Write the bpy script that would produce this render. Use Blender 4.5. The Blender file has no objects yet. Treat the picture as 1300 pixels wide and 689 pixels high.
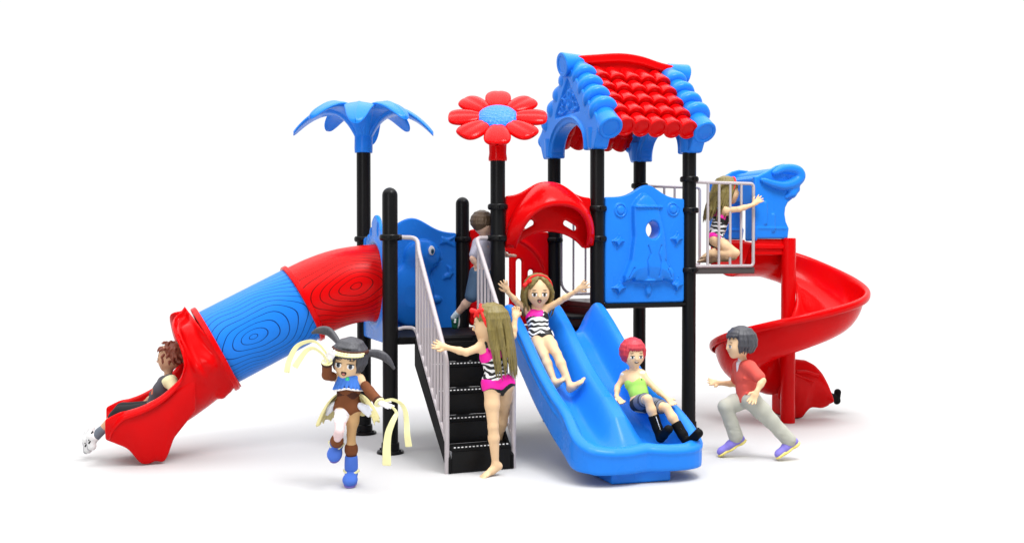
import bpy, math, random
import numpy as np
from mathutils import Vector, Matrix
PI = math.pi
S = bpy.context.scene
COL = S.collection
# ------------------------------------------------------------------ camera
CAMP = Vector((-1.8479, -7.1653, 1.4723)); YAW = -.3742; PIT = .0179
c_, s_ = math.cos(YAW), math.sin(YAW)
FW = Vector((-s_*math.cos(PIT), c_*math.cos(PIT), -math.sin(PIT))); RT = Vector((c_, s_, 0)); UP = RT.cross(FW)
cam = bpy.data.objects.new('camera', bpy.data.cameras.new('camera')); COL.objects.link(cam)
m3 = Matrix((RT, UP, -FW)).transposed()
cam.matrix_world = Matrix.Translation(CAMP) @ m3.to_4x4()
cam.data.sensor_width = 36; cam.data.lens = 1265.1/1300*36; cam.data.clip_end = 2000
S.camera = cam
S.render.resolution_x = 1024; S.render.resolution_y = 542
S.view_settings.view_transform = 'Standard'; S.view_settings.look = 'None'
S.view_settings.exposure = 0; S.view_settings.gamma = 1
# ------------------------------------------------------------------ studio: white cyclorama ahead, dimmer tone behind the camera made up for contrast
W = bpy.data.worlds.new('World'); S.world = W; W.use_nodes = True
nt = W.node_tree; nt.nodes.clear()
wo = nt.nodes.new('ShaderNodeOutputWorld'); bg = nt.nodes.new('ShaderNodeBackground')
tc = nt.nodes.new('ShaderNodeTexCoord'); dp = nt.nodes.new('ShaderNodeVectorMath'); dp.operation = 'DOT_PRODUCT'
dp.inputs[1].default_value = (.30, .95, 0)
mr = nt.nodes.new('ShaderNodeMapRange'); mr.inputs['From Min'].default_value = -.2; mr.inputs['From Max'].default_value = .30
mr.inputs['To Min'].default_value = .22; mr.inputs['To Max'].default_value = 1.03; mr.interpolation_type = 'SMOOTHSTEP'
nt.links.new(tc.outputs['Generated'], dp.inputs[0]); nt.links.new(dp.outputs['Value'], mr.inputs['Value'])
sx = nt.nodes.new('ShaderNodeSeparateXYZ'); nt.links.new(tc.outputs['Generated'], sx.inputs[0])
mz = nt.nodes.new('ShaderNodeMapRange'); mz.inputs['From Min'].default_value = .50; mz.inputs['From Max'].default_value = .80
mz.interpolation_type = 'SMOOTHSTEP'; nt.links.new(sx.outputs['Z'], mz.inputs['Value'])   # overhead world glow added to whiten the floor
mi_ = nt.nodes.new('ShaderNodeMix'); mi_.inputs[3].default_value = 3.1
nt.links.new(mz.outputs[0], mi_.inputs[0]); nt.links.new(mr.outputs[0], mi_.inputs[2])
nt.links.new(mi_.outputs[0], bg.inputs['Strength']); bg.inputs['Color'].default_value = (1, 1, 1, 1)
nt.links.new(bg.outputs[0], wo.inputs[0])
def area(name, loc, target, size, power):
    l = bpy.data.lights.new(name, 'AREA'); l.shape = 'DISK'; l.size = size; l.energy = power
    o = bpy.data.objects.new(name, l); COL.objects.link(o); o.location = loc
    o.rotation_euler = (Vector(target)-Vector(loc)).to_track_quat('-Z', 'Y').to_euler()
    return o
area('studio_key_lamp', (1.8, -3.6, 7.6), (1.2, 0, .6), 2.6, 420)
area('studio_fill_lamp', (-5.5, -7.5, 3.4), (0.6, 0, 1.2), 2.5, 130)
# ------------------------------------------------------------------ materials
def mat(name, col, rough=.35, spec=.5, metal=0., coat=0.):
    m = bpy.data.materials.new(name); m.use_nodes = True
    b = m.node_tree.nodes['Principled BSDF']
    b.inputs['Base Color'].default_value = (*col, 1); b.inputs['Roughness'].default_value = rough
    b.inputs['Specular IOR Level'].default_value = spec; b.inputs['Metallic'].default_value = metal
    b.inputs['Coat Weight'].default_value = coat; b.inputs['Coat Roughness'].default_value = .08
    return m
def bsdf(m): return m.node_tree.nodes['Principled BSDF']
def vary(m, scale=6., amt=.12, bump=.0, bscale=60., rvar=0.):
    """slight uneven tone, gloss and surface ripple of moulded plastic, cloth or metal"""
    t = m.node_tree; b = bsdf(m); L_ = t.links.new
    co = t.nodes.new('ShaderNodeTexCoord'); n = t.nodes.new('ShaderNodeTexNoise'); n.inputs['Scale'].default_value = scale
    n.inputs['Detail'].default_value = 3
    L_(co.outputs['Object'], n.inputs['Vector'])
    mx = t.nodes.new('ShaderNodeMix'); mx.data_type = 'RGBA'
    c = b.inputs['Base Color'].default_value[:]
    mx.inputs[6].default_value = tuple(min(1, v*(1-amt)) for v in c[:3])+(1,); mx.inputs[7].default_value = tuple(min(1, v*(1+amt)) for v in c[:3])+(1,)
    L_(n.outputs['Fac'], mx.inputs[0]); L_(mx.outputs[2], b.inputs['Base Color'])
    if rvar:
        r = t.nodes.new('ShaderNodeMapRange'); r.inputs['To Min'].default_value = b.inputs['Roughness'].default_value-rvar
        r.inputs['To Max'].default_value = b.inputs['Roughness'].default_value+rvar
        L_(n.outputs['Fac'], r.inputs['Value']); L_(r.outputs[0], b.inputs['Roughness'])
    if bump:
        n2 = t.nodes.new('ShaderNodeTexNoise'); n2.inputs['Scale'].default_value = bscale; L_(co.outputs['Object'], n2.inputs['Vector'])
        bp = t.nodes.new('ShaderNodeBump'); bp.inputs['Strength'].default_value = bump; bp.inputs['Distance'].default_value = .01
        L_(n2.outputs['Fac'], bp.inputs['Height']); L_(bp.outputs[0], b.inputs['Normal'])
    return m
RED = vary(mat('red_plastic', (.62, .0015, .0025), .20, .10), 4, .08, .05, 14, .06)
BLUE = vary(mat('blue_plastic', (.014, .195, .74), .28, .16), 4, .08, .05, 14, .06)
BLACK = vary(mat('black_powder_coat', (.006, .006, .0065), .34, .14), 8, .15, .05, 300)
DARK = vary(mat('dark_rubber_coat', (.006, .006, .0065), .6, .10), 8, .2, .1, 200)
DECKM = vary(mat('black_deck_red_reflection', (.022, .004, .005), .3, .3), 8, .2, .1, 200)  # dark deck with the reflection of red parts put into its colour
GREY = vary(mat('grey_painted_steel', (.44, .40, .415), .32, .5), 6, .06)
WHITE = mat('white_paint', (.8, .8, .8), .5)
SKIN = vary(mat('pale_skin', (.74, .50, .29), .5, .3), 9, .05)
SKIN2 = vary(mat('tan_skin', (.52, .30, .18), .5, .3), 9, .05)
SKIN3 = vary(mat('rosy_skin', (.60, .39, .29), .5, .3), 9, .05)
def woodgrain(name, col, line, ctr):
    """plastic tube with moulded wood-grain grooves: concentric elongated rings"""
    m = mat(name, col, .28, .12); t = m.node_tree; b = bsdf(m); L_ = t.links.new
    co = t.nodes.new('ShaderNodeTexCoord'); mp = t.nodes.new('ShaderNodeMapping')
    L_(co.outputs['UV'], mp.inputs['Vector'])
    nz = t.nodes.new('ShaderNodeTexNoise'); nz.inputs['Scale'].default_value = 3.2; nz.inputs['Detail'].default_value = 0
    L_(mp.outputs[0], nz.inputs['Vector'])
    ad = t.nodes.new('ShaderNodeVectorMath'); ad.operation = 'MULTIPLY_ADD'; ad.inputs[1].default_value = (.16, .10, 0)
    L_(nz.outputs['Color'], ad.inputs[0]); L_(mp.outputs[0], ad.inputs[2])
    sb = t.nodes.new('ShaderNodeVectorMath'); sb.operation = 'SUBTRACT'; sb.inputs[1].default_value = ctr; L_(ad.outputs[0], sb.inputs[0])
    m2 = t.nodes.new('ShaderNodeMapping'); m2.inputs['Rotation'].default_value = (0, 0, -.12); m2.inputs['Scale'].default_value = (.42, 1.05, 0)
    w = t.nodes.new('ShaderNodeVectorMath'); w.operation = 'LENGTH'
    L_(sb.outputs[0], m2.inputs['Vector']); L_(m2.outputs[0], w.inputs[0])
    mu = t.nodes.new('ShaderNodeMath'); mu.operation = 'MULTIPLY'; mu.inputs[1].default_value = 25.; L_(w.outputs['Value'], mu.inputs[0])
    fr = t.nodes.new('ShaderNodeMath'); fr.operation = 'FRACT'; L_(mu.outputs[0], fr.inputs[0])
    pp = t.nodes.new('ShaderNodeMath'); pp.operation = 'COMPARE'; pp.inputs[1].default_value = .5; pp.inputs[2].default_value = .05
    L_(fr.outputs[0], pp.inputs[0])
    mx = t.nodes.new('ShaderNodeMix'); mx.data_type = 'RGBA'; mx.inputs[6].default_value = (*col, 1); mx.inputs[7].default_value = (*line, 1)
    L_(pp.outputs[0], mx.inputs[0]); L_(mx.outputs[2], b.inputs['Base Color'])
    bp = t.nodes.new('ShaderNodeBump'); bp.inputs['Strength'].default_value = .5; bp.inputs['Distance'].default_value = .006; bp.invert = True
    L_(pp.outputs[0], bp.inputs['Height']); L_(bp.outputs[0], b.inputs['Normal'])
    return m
RGRAIN = woodgrain('red_woodgrain_plastic', (.62, .0015, .0025), (.11, .002, .002), (.40, 1.55, 0))
BGRAIN = woodgrain('blue_woodgrain_plastic', (.014, .195, .74), (.004, .03, .16), (.64, 1.57, 0))
# ------------------------------------------------------------------ mesh helpers
def link(o, parent=None):
    COL.objects.link(o)
    if parent is not None: o.parent = parent
    return o
def raw(name, V, F, m, parent=None, smooth=True, mi=None):
    me = bpy.data.meshes.new(name)
    me.from_pydata([tuple(v) for v in V], [], [tuple(int(i) for i in f) for f in F])
    for mm in (m if isinstance(m, (list, tuple)) else [m]): me.materials.append(mm)
    if mi is not None: me.polygons.foreach_set('material_index', np.asarray(mi, np.int32))
    me.polygons.foreach_set('use_smooth', [smooth]*len(me.polygons)); me.update()
    return link(bpy.data.objects.new(name, me), parent)
class MB:
    def __init__(s): s.V = []; s.F = []; s.UV = {}
    def add(s, V, F):
        n = len(s.V); s.V += [tuple(v) for v in V]; s.F += [tuple(i+n for i in f) for f in F]; return s
    def box(s, x0, x1, y0, y1, z0, z1):
        V = [(x, y, z) for x in (x0, x1) for y in (y0, y1) for z in (z0, z1)]
        return s.add(V, [(0, 1, 3, 2), (4, 6, 7, 5), (0, 4, 5, 1), (2, 3, 7, 6), (0, 2, 6, 4), (1, 5, 7, 3)])
    def lathe(s, prof, M=None, n=28):
        """prof: (r, z) from bottom to top, around local z"""
        V = []; F = []
        for r, z in prof:
            for i in range(n):
                a = 2*PI*i/n; V.append(Vector((r*math.cos(a), r*math.sin(a), z)))
        for j in range(len(prof)-1):
            for i in range(n):
                k = (i+1) % n; F.append((j*n+i, j*n+k, (j+1)*n+k, (j+1)*n+i))
        F.append(tuple(range(n-1, -1, -1))); F.append(tuple(range((len(prof)-1)*n, len(prof)*n)))
        if M is not None: V = [M @ v for v in V]
        return s.add(V, F)
    def tube(s, pts, r, n=12, caps=True):
        pts = [Vector(p) for p in pts]; V = []; F = []
        rr = r if isinstance(r, (list, tuple)) else [r]*len(pts)
        prev = None
        for i, p in enumerate(pts):
            t = (pts[min(i+1, len(pts)-1)]-pts[max(i-1, 0)]).normalized()
            if prev is None:
                a = Vector((0, 0, 1)) if abs(t.z) < .9 else Vector((1, 0, 0)); u = t.cross(a).normalized()
            else: u = (prev-t*prev.dot(t)).normalized()
            prev = u; w = t.cross(u)
            for k in range(n):
                a = 2*PI*k/n; V.append(p+(u*math.cos(a)+w*math.sin(a))*rr[i])
        for i in range(len(pts)-1):
            for k in range(n):
                q = (k+1) % n; F.append((i*n+k, i*n+q, (i+1)*n+q, (i+1)*n+k))
        if caps: F.append(tuple(range(n-1, -1, -1))); F.append(tuple(range((len(pts)-1)*n, len(pts)*n)))
        return s.add(V, F)
    def prism(s, poly, axis, a0, a1):
        """poly in the two other axes (cyclic order x->y->z), extruded along axis"""
        n = len(poly); V = []
        for a in (a0, a1):
            for (p, q) in poly:
                V.append({'x': (a, p, q), 'y': (p, a, q), 'z': (p, q, a)}[axis])
        F = [tuple(range(n)), tuple(range(2*n-1, n-1, -1))]+[(i, i+n, (i+1) % n+n, (i+1) % n) for i in range(n)]
        return s.add(V, F)
    def build(s, name, m, parent=None, smooth=True, bevel=0, seg=2, sub=0, auto=40):
        o = raw(name, s.V, s.F, m, parent, smooth)
        bmf(o)
        if bevel:
            b = o.modifiers.new('b', 'BEVEL'); b.width = bevel; b.segments = seg; b.limit_method = 'ANGLE'; b.harden_normals = False
        if sub:
            b = o.modifiers.new('s', 'SUBSURF'); b.levels = sub; b.render_levels = sub
        if smooth and auto and not sub: 
            try: o.data.set_sharp_from_angle(angle=math.radians(auto))
            except Exception: pass
        return o
def bmf(o):
    import bmesh
    b = bmesh.new(); b.from_mesh(o.data); bmesh.ops.recalc_face_normals(b, faces=b.faces); b.to_mesh(o.data); b.free()
def grid(name, P, m, parent, thick=0, sub=1, closed_u=False, uv=None, offset=0):
    """P: rows of points -> sheet, thickened"""
    nv = len(P); nu = len(P[0]); V = [p for r in P for p in r]; F = []
    for j in range(nv-1):
        for i in range(nu if closed_u else nu-1):
            k = (i+1) % nu; F.append((j*nu+i, j*nu+k, (j+1)*nu+k, (j+1)*nu+i))
    o = raw(name, V, F, m, parent)
    if uv:
        l = o.data.uv_layers.new(name='UV')
        for f, poly in enumerate(o.data.polygons):
            j, i = divmod(f, nu if closed_u else nu-1)
            for q, (jj, ii) in zip(poly.loop_indices, ((j, i), (j, i+1), (j+1, i+1), (j+1, i))): l.data[q].uv = uv(jj/(nv-1), ii/nu)
    if thick:
        b = o.modifiers.new('t', 'SOLIDIFY'); b.thickness = thick; b.offset = offset; b.use_even_offset = False
    if sub:
        b = o.modifiers.new('s', 'SUBSURF'); b.levels = sub; b.render_levels = sub
    return o
def smooth_path(pts, n=8):
    """Catmull-Rom"""
    pts = [Vector(p) for p in pts]; out = []
    q = [pts[0]*2-pts[1]]+pts+[pts[-1]*2-pts[-2]]
    for i in range(1, len(q)-2):
        a, b, c, d = q[i-1], q[i], q[i+1], q[i+2]
        for k in range(n):
            t = k/n
            out.append(.5*((2*b)+(c-a)*t+(2*a-5*b+4*c-d)*t*t+(3*b-a-3*c+d)*t**3))
    out.append(pts[-1]); return out
# ------------------------------------------------------------------ signed-distance modelling (numpy surface nets)
def nets(v, org, h):
    s = v < 0
    cnt = np.zeros(tuple(d-1 for d in v.shape), np.int8)
    for a in (0, 1):
        for b in (0, 1):
            for c in (0, 1): cnt += s[a:s.shape[0]-1+a, b:s.shape[1]-1+b, c:s.shape[2]-1+c]
    act = (cnt > 0) & (cnt < 8)
    I = np.argwhere(act); idx = np.full(act.shape, -1, np.int64); idx[act] = np.arange(len(I))
    pos = np.zeros((len(I), 3)); ne = np.zeros(len(I))
    C = [(a, b, c) for a in (0, 1) for b in (0, 1) for c in (0, 1)]
    for a in C:
        for ax in range(3):
            if a[ax] == 0:
                b = list(a); b[ax] = 1
                va = v[I[:, 0]+a[0], I[:, 1]+a[1], I[:, 2]+a[2]]; vb = v[I[:, 0]+b[0], I[:, 1]+b[1], I[:, 2]+b[2]]
                m = (va < 0) != (vb < 0); t = np.where(m, va/np.where(m, va-vb, 1), 0)
                p = np.array(a, float)[None, :].repeat(len(I), 0); p[:, ax] += t
                pos += p*m[:, None]; ne += m
    V = np.array(org)+h*(I+pos/ne[:, None])
    Q = []
    for ax in range(3):
        o1, o2 = (ax+1) % 3, (ax+2) % 3
        sl = [slice(None)]*3; sl[ax] = slice(0, -1); A = s[tuple(sl)]; sl[ax] = slice(1, None); B = s[tuple(sl)]
        E = np.argwhere(A != B)
        E = E[(E[:, o1] > 0) & (E[:, o2] > 0) & (E[:, o1] < v.shape[o1]-1) & (E[:, o2] < v.shape[o2]-1)]
        q = []
        for d1, d2 in ((-1, -1), (0, -1), (0, 0), (-1, 0)):
            K = E.copy(); K[:, o1] += d1; K[:, o2] += d2; q.append(idx[K[:, 0], K[:, 1], K[:, 2]])
        q = np.stack(q, 1); fl = ~A[E[:, 0], E[:, 1], E[:, 2]]; q[fl] = q[fl][:, ::-1]
        Q.append(q)
    return V, np.concatenate(Q)
def npmesh(name, V, Q, m, parent=None, origin=(0, 0, 0), mi=None):
    me = bpy.data.meshes.new(name); V = V-np.array(origin)
    me.vertices.add(len(V)); me.vertices.foreach_set('co', V.astype(np.float32).ravel())
    me.loops.add(Q.size); me.loops.foreach_set('vertex_index', Q.astype(np.int32).ravel())
    me.polygons.add(len(Q)); me.polygons.foreach_set('loop_start', np.arange(0, Q.size, 4, dtype=np.int32))
    me.polygons.foreach_set('use_smooth', np.ones(len(Q), bool))
    for mm in (m if isinstance(m, (list, tuple)) else [m]): me.materials.append(mm)
    if mi is not None: me.polygons.foreach_set('material_index', np.asarray(mi, np.int32))
    me.update(calc_edges=True); me.validate()
    o = link(bpy.data.objects.new(name, me), parent); return o
def field(name, fn, lo, hi, h, m, parent=None, origin=(0, 0, 0)):
    ax = [np.arange(lo[i]-2*h, hi[i]+3*h, h) for i in range(3)]
    X, Y, Z = np.meshgrid(*ax, indexing='ij', sparse=True)
    v = np.broadcast_to(fn(X, Y, Z), tuple(len(a) for a in ax)).astype(np.float32)
    V, Q = nets(v, (ax[0][0], ax[1][0], ax[2][0]), h)
    return npmesh(name, V, Q, m, parent, origin)
def smin(a, b, k):
    h = np.maximum(k-np.abs(a-b), 0)/k; return np.minimum(a, b)-h*h*k*.25
def smax(a, b, k): return -smin(-a, -b, k)
def poly2(X, Z, pts):
    """signed distance to a polygon, negative inside"""
    pts = np.array(pts, float); d = np.full(np.broadcast(X, Z).shape, 1e9); s = np.ones(d.shape)
    n = len(pts); j = n-1
    for i in range(n):
        ex, ez = pts[j]-pts[i]; wx, wz = X-pts[i][0], Z-pts[i][1]
        t = np.clip((wx*ex+wz*ez)/(ex*ex+ez*ez), 0, 1)
        d = np.minimum(d, (wx-ex*t)**2+(wz-ez*t)**2)
        c1 = Z >= pts[i][1]; c2 = Z < pts[j][1]; c3 = ex*wz > ez*wx
        allc = (c1 & c2 & c3) | (~c1 & ~c2 & ~c3); s = np.where(allc, -s, s); j = i
    return s*np.sqrt(d)
def seg2(X, Z, a, b, r=0):
    ex, ez = b[0]-a[0], b[1]-a[1]; wx, wz = X-a[0], Z-a[1]
    t = np.clip((wx*ex+wz*ez)/(ex*ex+ez*ez+1e-12), 0, 1); return np.sqrt((wx-ex*t)**2+(wz-ez*t)**2)-r
def line2(X, Z, pts, r): 
    d = None
    for a, b in zip(pts[:-1], pts[1:]):
        q = seg2(X, Z, a, b, r); d = q if d is None else np.minimum(d, q)
    return d
def ell2(X, Z, c, rx, rz): return (np.sqrt(((X-c[0])/rx)**2+((Z-c[1])/rz)**2)-1)*min(rx, rz)
def bump(d, hgt, soft): return hgt*(1/(1+np.exp(np.clip(d/soft, -30, 30))))    # raised where d<0
def panel(name, m, parent, axis, pos, outline, holes, relief, thick, lo, hi, h=.006, side=0):
    """moulded panel: outline/holes/relief are functions of the in-plane pair (p, q)"""
    def fn(X, Y, Z):
        A = X if axis == 'y' else Y; N = (Y if axis == 'y' else X)-pos
        d = outline(A, Z); 
        for hf in holes: d = smax(d, -hf(A, Z), .012)
        r = relief(A, Z) if relief else 0
        return smax(d, np.abs(N)-thick-r, .018)
    a0, a1 = lo[0], hi[0]; z0, z1 = lo[1], hi[1]; t = thick+.11
    L0 = (a0, pos-t, z0) if axis == 'y' else (pos-t, a0, z0); H0 = (a1, pos+t, z1) if axis == 'y' else (pos+t, a1, z1)
    return field(name, fn, L0, H0, h, m, parent)
# primitives for bodies, hair and cloth: list of (kind, data, r1, r2, k)
class SD:
    def __init__(s): s.P = []
    def cone(s, a, b, ra, rb=None, k=.02): s.P.append(('c', np.array(a, float), np.array(b, float), ra, ra if rb is None else rb, k)); return s
    def path(s, pts, rr, k=.012):
        for i in range(len(pts)-1): s.cone(pts[i], pts[i+1], rr[i], rr[i+1], k)
        return s
    def ell(s, c, R, rad, k=.02): s.P.append(('e', np.array(c, float), np.array([list(q) for q in R], float), np.array(rad, float), 0, k)); return s
    def inflate(s, e):
        o = SD()
        for p in s.P:
            if p[0] == 'c': o.P.append(('c', p[1], p[2], p[3]+e, p[4]+e, p[5]))
            else: o.P.append(('e', p[1], p[2], p[3]+e, 0, p[5]))
        return o
    @staticmethod
    def dist(p, X, Y, Z):
        if p[0] == 'c':
            a, b, ra, rb = p[1:5]; d = b-a; L2 = d@d+1e-12
            wx, wy, wz = X-a[0], Y-a[1], Z-a[2]
            t = np.clip((wx*d[0]+wy*d[1]+wz*d[2])/L2, 0, 1)
            return np.sqrt((wx-d[0]*t)**2+(wy-d[1]*t)**2+(wz-d[2]*t)**2)-(ra+(rb-ra)*t)
        c, R, rad = p[1:4]; wx, wy, wz = X-c[0], Y-c[1], Z-c[2]
        u = [(wx*R[i][0]+wy*R[i][1]+wz*R[i][2]) for i in range(3)]
        k0 = np.sqrt(sum((u[i]/rad[i])**2 for i in range(3))); k1 = np.sqrt(sum((u[i]/rad[i]**2)**2 for i in range(3)))+1e-9
        return k0*(k0-1)/k1
    def ext(s):
        lo = np.full(3, 1e9); hi = -lo
        for p in s.P:
            pts = (p[1], p[2]) if p[0] == 'c' else (p[1],); r = max(p[3], p[4]) if p[0] == 'c' else max(p[3])
            for q in pts: lo = np.minimum(lo, q-r); hi = np.maximum(hi, q+r)
        return lo, hi
    def mesh(s, name, m, parent=None, h=.005, cuts=(), origin=(0, 0, 0), sub=None, rule=None):
        lo, hi = s.ext(); lo = lo-3*h; hi = hi+3*h
        ax = [np.arange(lo[i], hi[i]+h, h) for i in range(3)]; v = np.full([len(a) for a in ax], .2, np.float32)
        for p in s.P:
            pts = (p[1], p[2]) if p[0] == 'c' else (p[1],); r = (max(p[3], p[4]) if p[0] == 'c' else max(p[3]))+p[5]+2.5*h
            a = np.min(pts, 0)-r; b = np.max(pts, 0)+r
            sl = tuple(slice(max(0, int((a[i]-lo[i])/h)), min(len(ax[i]), int((b[i]-lo[i])/h)+2)) for i in range(3))
            X, Y, Z = np.meshgrid(*[ax[i][sl[i]] for i in range(3)], indexing='ij', sparse=True)
            v[sl] = smin(v[sl], s.dist(p, X, Y, Z), p[5])
        X, Y, Z = np.meshgrid(*ax, indexing='ij', sparse=True)
        for (pt, nrm) in cuts:       # keep the side the normal points away from
            n = np.array(nrm, float); n /= np.linalg.norm(n)
            v = smax(v, (X-pt[0])*n[0]+(Y-pt[1])*n[1]+(Z-pt[2])*n[2], .006).astype(np.float32)
        if sub:
            for p in sub.P: v = smax(v, -s.dist(p, X, Y, Z), .01).astype(np.float32)
        V, Q = nets(v, lo, h)
        mi = None
        if rule is not None: mi = rule(V[Q].mean(1))
        return npmesh(name, V, Q, m, parent, origin, mi)
def ease(x, xs, ys): return float(np.interp(x, xs, ys))
def sc(x, xs, ys):
    """smooth interpolation through points"""
    xs = list(xs); i = max(0, min(len(xs)-2, int(np.searchsorted(xs, x))-1)); t = (x-xs[i])/(xs[i+1]-xs[i]); t = max(0, min(1, t))
    def sl(j):
        if j <= 0 or j >= len(xs)-1: j0, j1 = max(j-1, 0), min(j+1, len(xs)-1)
        else: j0, j1 = j-1, j+1
        return (ys[j1]-ys[j0])/(xs[j1]-xs[j0])
    d = xs[i+1]-xs[i]; m0, m1 = sl(i)*d, sl(i+1)*d
    return (2*t**3-3*t*t+1)*ys[i]+(t**3-2*t*t+t)*m0+(-2*t**3+3*t*t)*ys[i+1]+(t**3-t*t)*m1
def tag(o, label=None, cat=None, group=None, kind=None):
    if label: o['label'] = label
    if cat: o['category'] = cat
    if group: o['group'] = group
    if kind: o['kind'] = kind
    return o
# ================================================================== SETTING
L = .8484
g = raw('floor', [(-600, -600, 0), (600, -600, 0), (600, 600, 0), (-600, 600, 0)], [(0, 1, 2, 3)], vary(mat('white_studio_floor', (.52, .52, .52), .65, .05), .6, .01), smooth=False)
tag(g, kind='structure')
# ================================================================== PLAY STRUCTURE
play = bpy.data.objects.new('playground_structure', None); COL.objects.link(play); play.location = (0, 0, 0)
tag(play, 'large red and blue play structure with black posts, slides and a tiled roof', 'play structure')
# ---- posts
def collar_at(parent, x, y, z):
    b = MB(); M = Matrix.Translation((x, y, z))
    b.lathe([(.058, -.024), (.070, -.022), (.077, -.012), (.078, 0), (.077, .012), (.070, .022), (.058, .024)], M, 32)
    b.box(x-.015, x+.015, y-.098, y-.070, z-.014, z+.014)
    return b.build('collar', BLACK, parent)
def post(x, y, h, dome, collars):
    b = MB(); r = .057
    prof = [(r, 0.0), (r, h-(.057 if dome else 0))]
    if dome: prof += [(r*math.cos(a), h-.057+.057*math.sin(a)) for a in (.25, .5, .8, 1.1, 1.4)]+[(.004, h)]
    b.lathe(prof, Matrix.Translation((x, y, 0)), 40); p = b.build('post', BLACK, play)
    f = MB(); f.lathe([(.1, 0), (.1, .012), (.095, .018), (.068, .022), (.066, .075), (.060, .08), (.058, .08)], Matrix.Translation((x, y, .001)), 40)
    for k in range(4):
        a = PI/4+k*PI/2; f.lathe([(.008, .02), (.008, .032)], Matrix.Translation((x+.083*math.cos(a), y+.083*math.sin(a), 0)), 6)
    f.build('base_flange', BLACK, p)
    for z in collars: collar_at(p, x, y, z)
    return p
post(0, 0, 1.958, True, [1.59]); post(0, L, 2.32, False, [1.59]); post(L, L, 1.95, True, [1.59])
post(L, 0, 2.2, False, [1.59, 1.83]); post(2*L, 0, 2.35, False, [1.59, 1.83]); post(3*L, 0, 2.35, False, [1.83, 2.087, 1.335])
post(2*L, L, 2.35, False, [1.59]); post(3*L, L, 2.35, False, [2.087, 1.335])
# ---- decks
def deck(x0, x1, y0, y1, z, t, m=DARK, name='deck'):
    return MB().box(x0, x1, y0, y1, z-t, z).build(name, m, play, smooth=True, bevel=.006)
deck(.0, L-.004, .0, L, .853, .055); deck(L+.004, 2*L-.01, .0, L, .853, .055, DECKM)
deck(2*L, 3*L, -.0, L, 1.075, .045, DECKM)
MB().box(2*L+.003, 2*L+.02, .06, L-.06, .80, 1.029).build('step_riser', DECKM, play, bevel=.003)
MB().box(2*L-.20, 2*L, .07, L-.07, .945, .972).build('step', DARK, play, bevel=.006)
deck(3*L+.004, 3.195, 0.0, L, 1.357, .055, vary(mat('grey_brown_deck_edge', (.06, .052, .05), .45), 8, .1), 'balcony_deck')
MB().box(3*L-.02, 3*L+.002, .06, L-.06, 1.08, 1.30).build('step_riser', DECKM, play, bevel=.003)
# ---- stairs
st = MB().box(.205, .63, -.06, -.002, .69, .846).build('stairs', DARK, play, bevel=.004)
def stringer(x0, x1):
    poly = [(0.0, .846), (-.842, .10), (-.842, .004), (-.79, .004), (0.0, .64)]
    return MB().prism(poly, 'x', x0, x1).build('stringer', DARK, st, smooth=False, bevel=.004)
stringer(.185, .204); stringer(.631, .650)
NT = 5
for k in range(NT):
    z = .846*(k+1)/(NT)-.0; y = -.84+.168*k
    if k < NT-1:
        tr = MB().box(.206, .629, y, y+.172, z-.022, z).build('tread', DARK, st, bevel=.004)
        d = MB()
        for i in range(15):
            xx = .222+i*.027; V = [(xx, y+.012, z+.003), (xx+.013, y+.012, z+.003), (xx+.021, y+.036, z+.003), (xx+.008, y+.036, z+.003), (xx, y+.012, z-.002), (xx+.013, y+.012, z-.002), (xx+.021, y+.036, z-.002), (xx+.008, y+.036, z-.002)]
            d.add(V, [(0, 1, 2, 3), (7, 6, 5, 4), (0, 4, 5, 1), (1, 5, 6, 2), (2, 6, 7, 3), (3, 7, 4, 0)])
        d.build('tread_glint', WHITE, tr, smooth=False)  # white dashes added as reflections on the perforated tread
    MB().box(.207, .628, y+.004, y+.014, max(z-.169, .004)+.0, z-.0225).build('riser', BLACK, st, bevel=.002)
def handrail(xr, xp, sgn):
    top = smooth_path([(xp+sgn*.065, 0, 1.592), (xp+sgn*.10, -.006, 1.592), (xr, -.075, 1.575), (xr, -.17, 1.46), (xr, -.45, 1.155), (xr, -.70, .885), (xr, -.79, .775), (xr, -.815, .66), (xr, -.815, .3), (xr, -.815, .0)], 6)
    o = MB().tube(top, .0165, 14).build('handrail', GREY, play)
    MB().lathe([(.022, 0), (.022, .03)], Matrix.Translation((xp+sgn*.055, 0, 1.592)) @ Matrix.Rotation(sgn*PI/2, 4, 'Y'), 16).build('rail_socket', BLACK, o)
    low = smooth_path([(xp+sgn*.06, 0, .915), (xp+sgn*.12, -.01, .925), (xr, -.06, .905), (xr, -.2, .765), (xr, -.5, .49), (xr, -.80, .215)], 6)
    MB().tube(low, .013, 12).build('lower_rail', GREY, o)
    for i in range(10):
        y = -.09-i*.0745
        zt = float(np.interp(-y, [.075, .17, .45, .70, .79], [1.575, 1.46, 1.155, .885, .775])); zb = float(np.interp(-y, [.06, .2, .5, .8], [.905, .765, .49, .215]))
        MB().tube([(xr, y, zb), (xr, y, zt)], .0098, 10).build('baluster', GREY, o)
handrail(.178, 0, 1); handrail(.657, L, -1)
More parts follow.
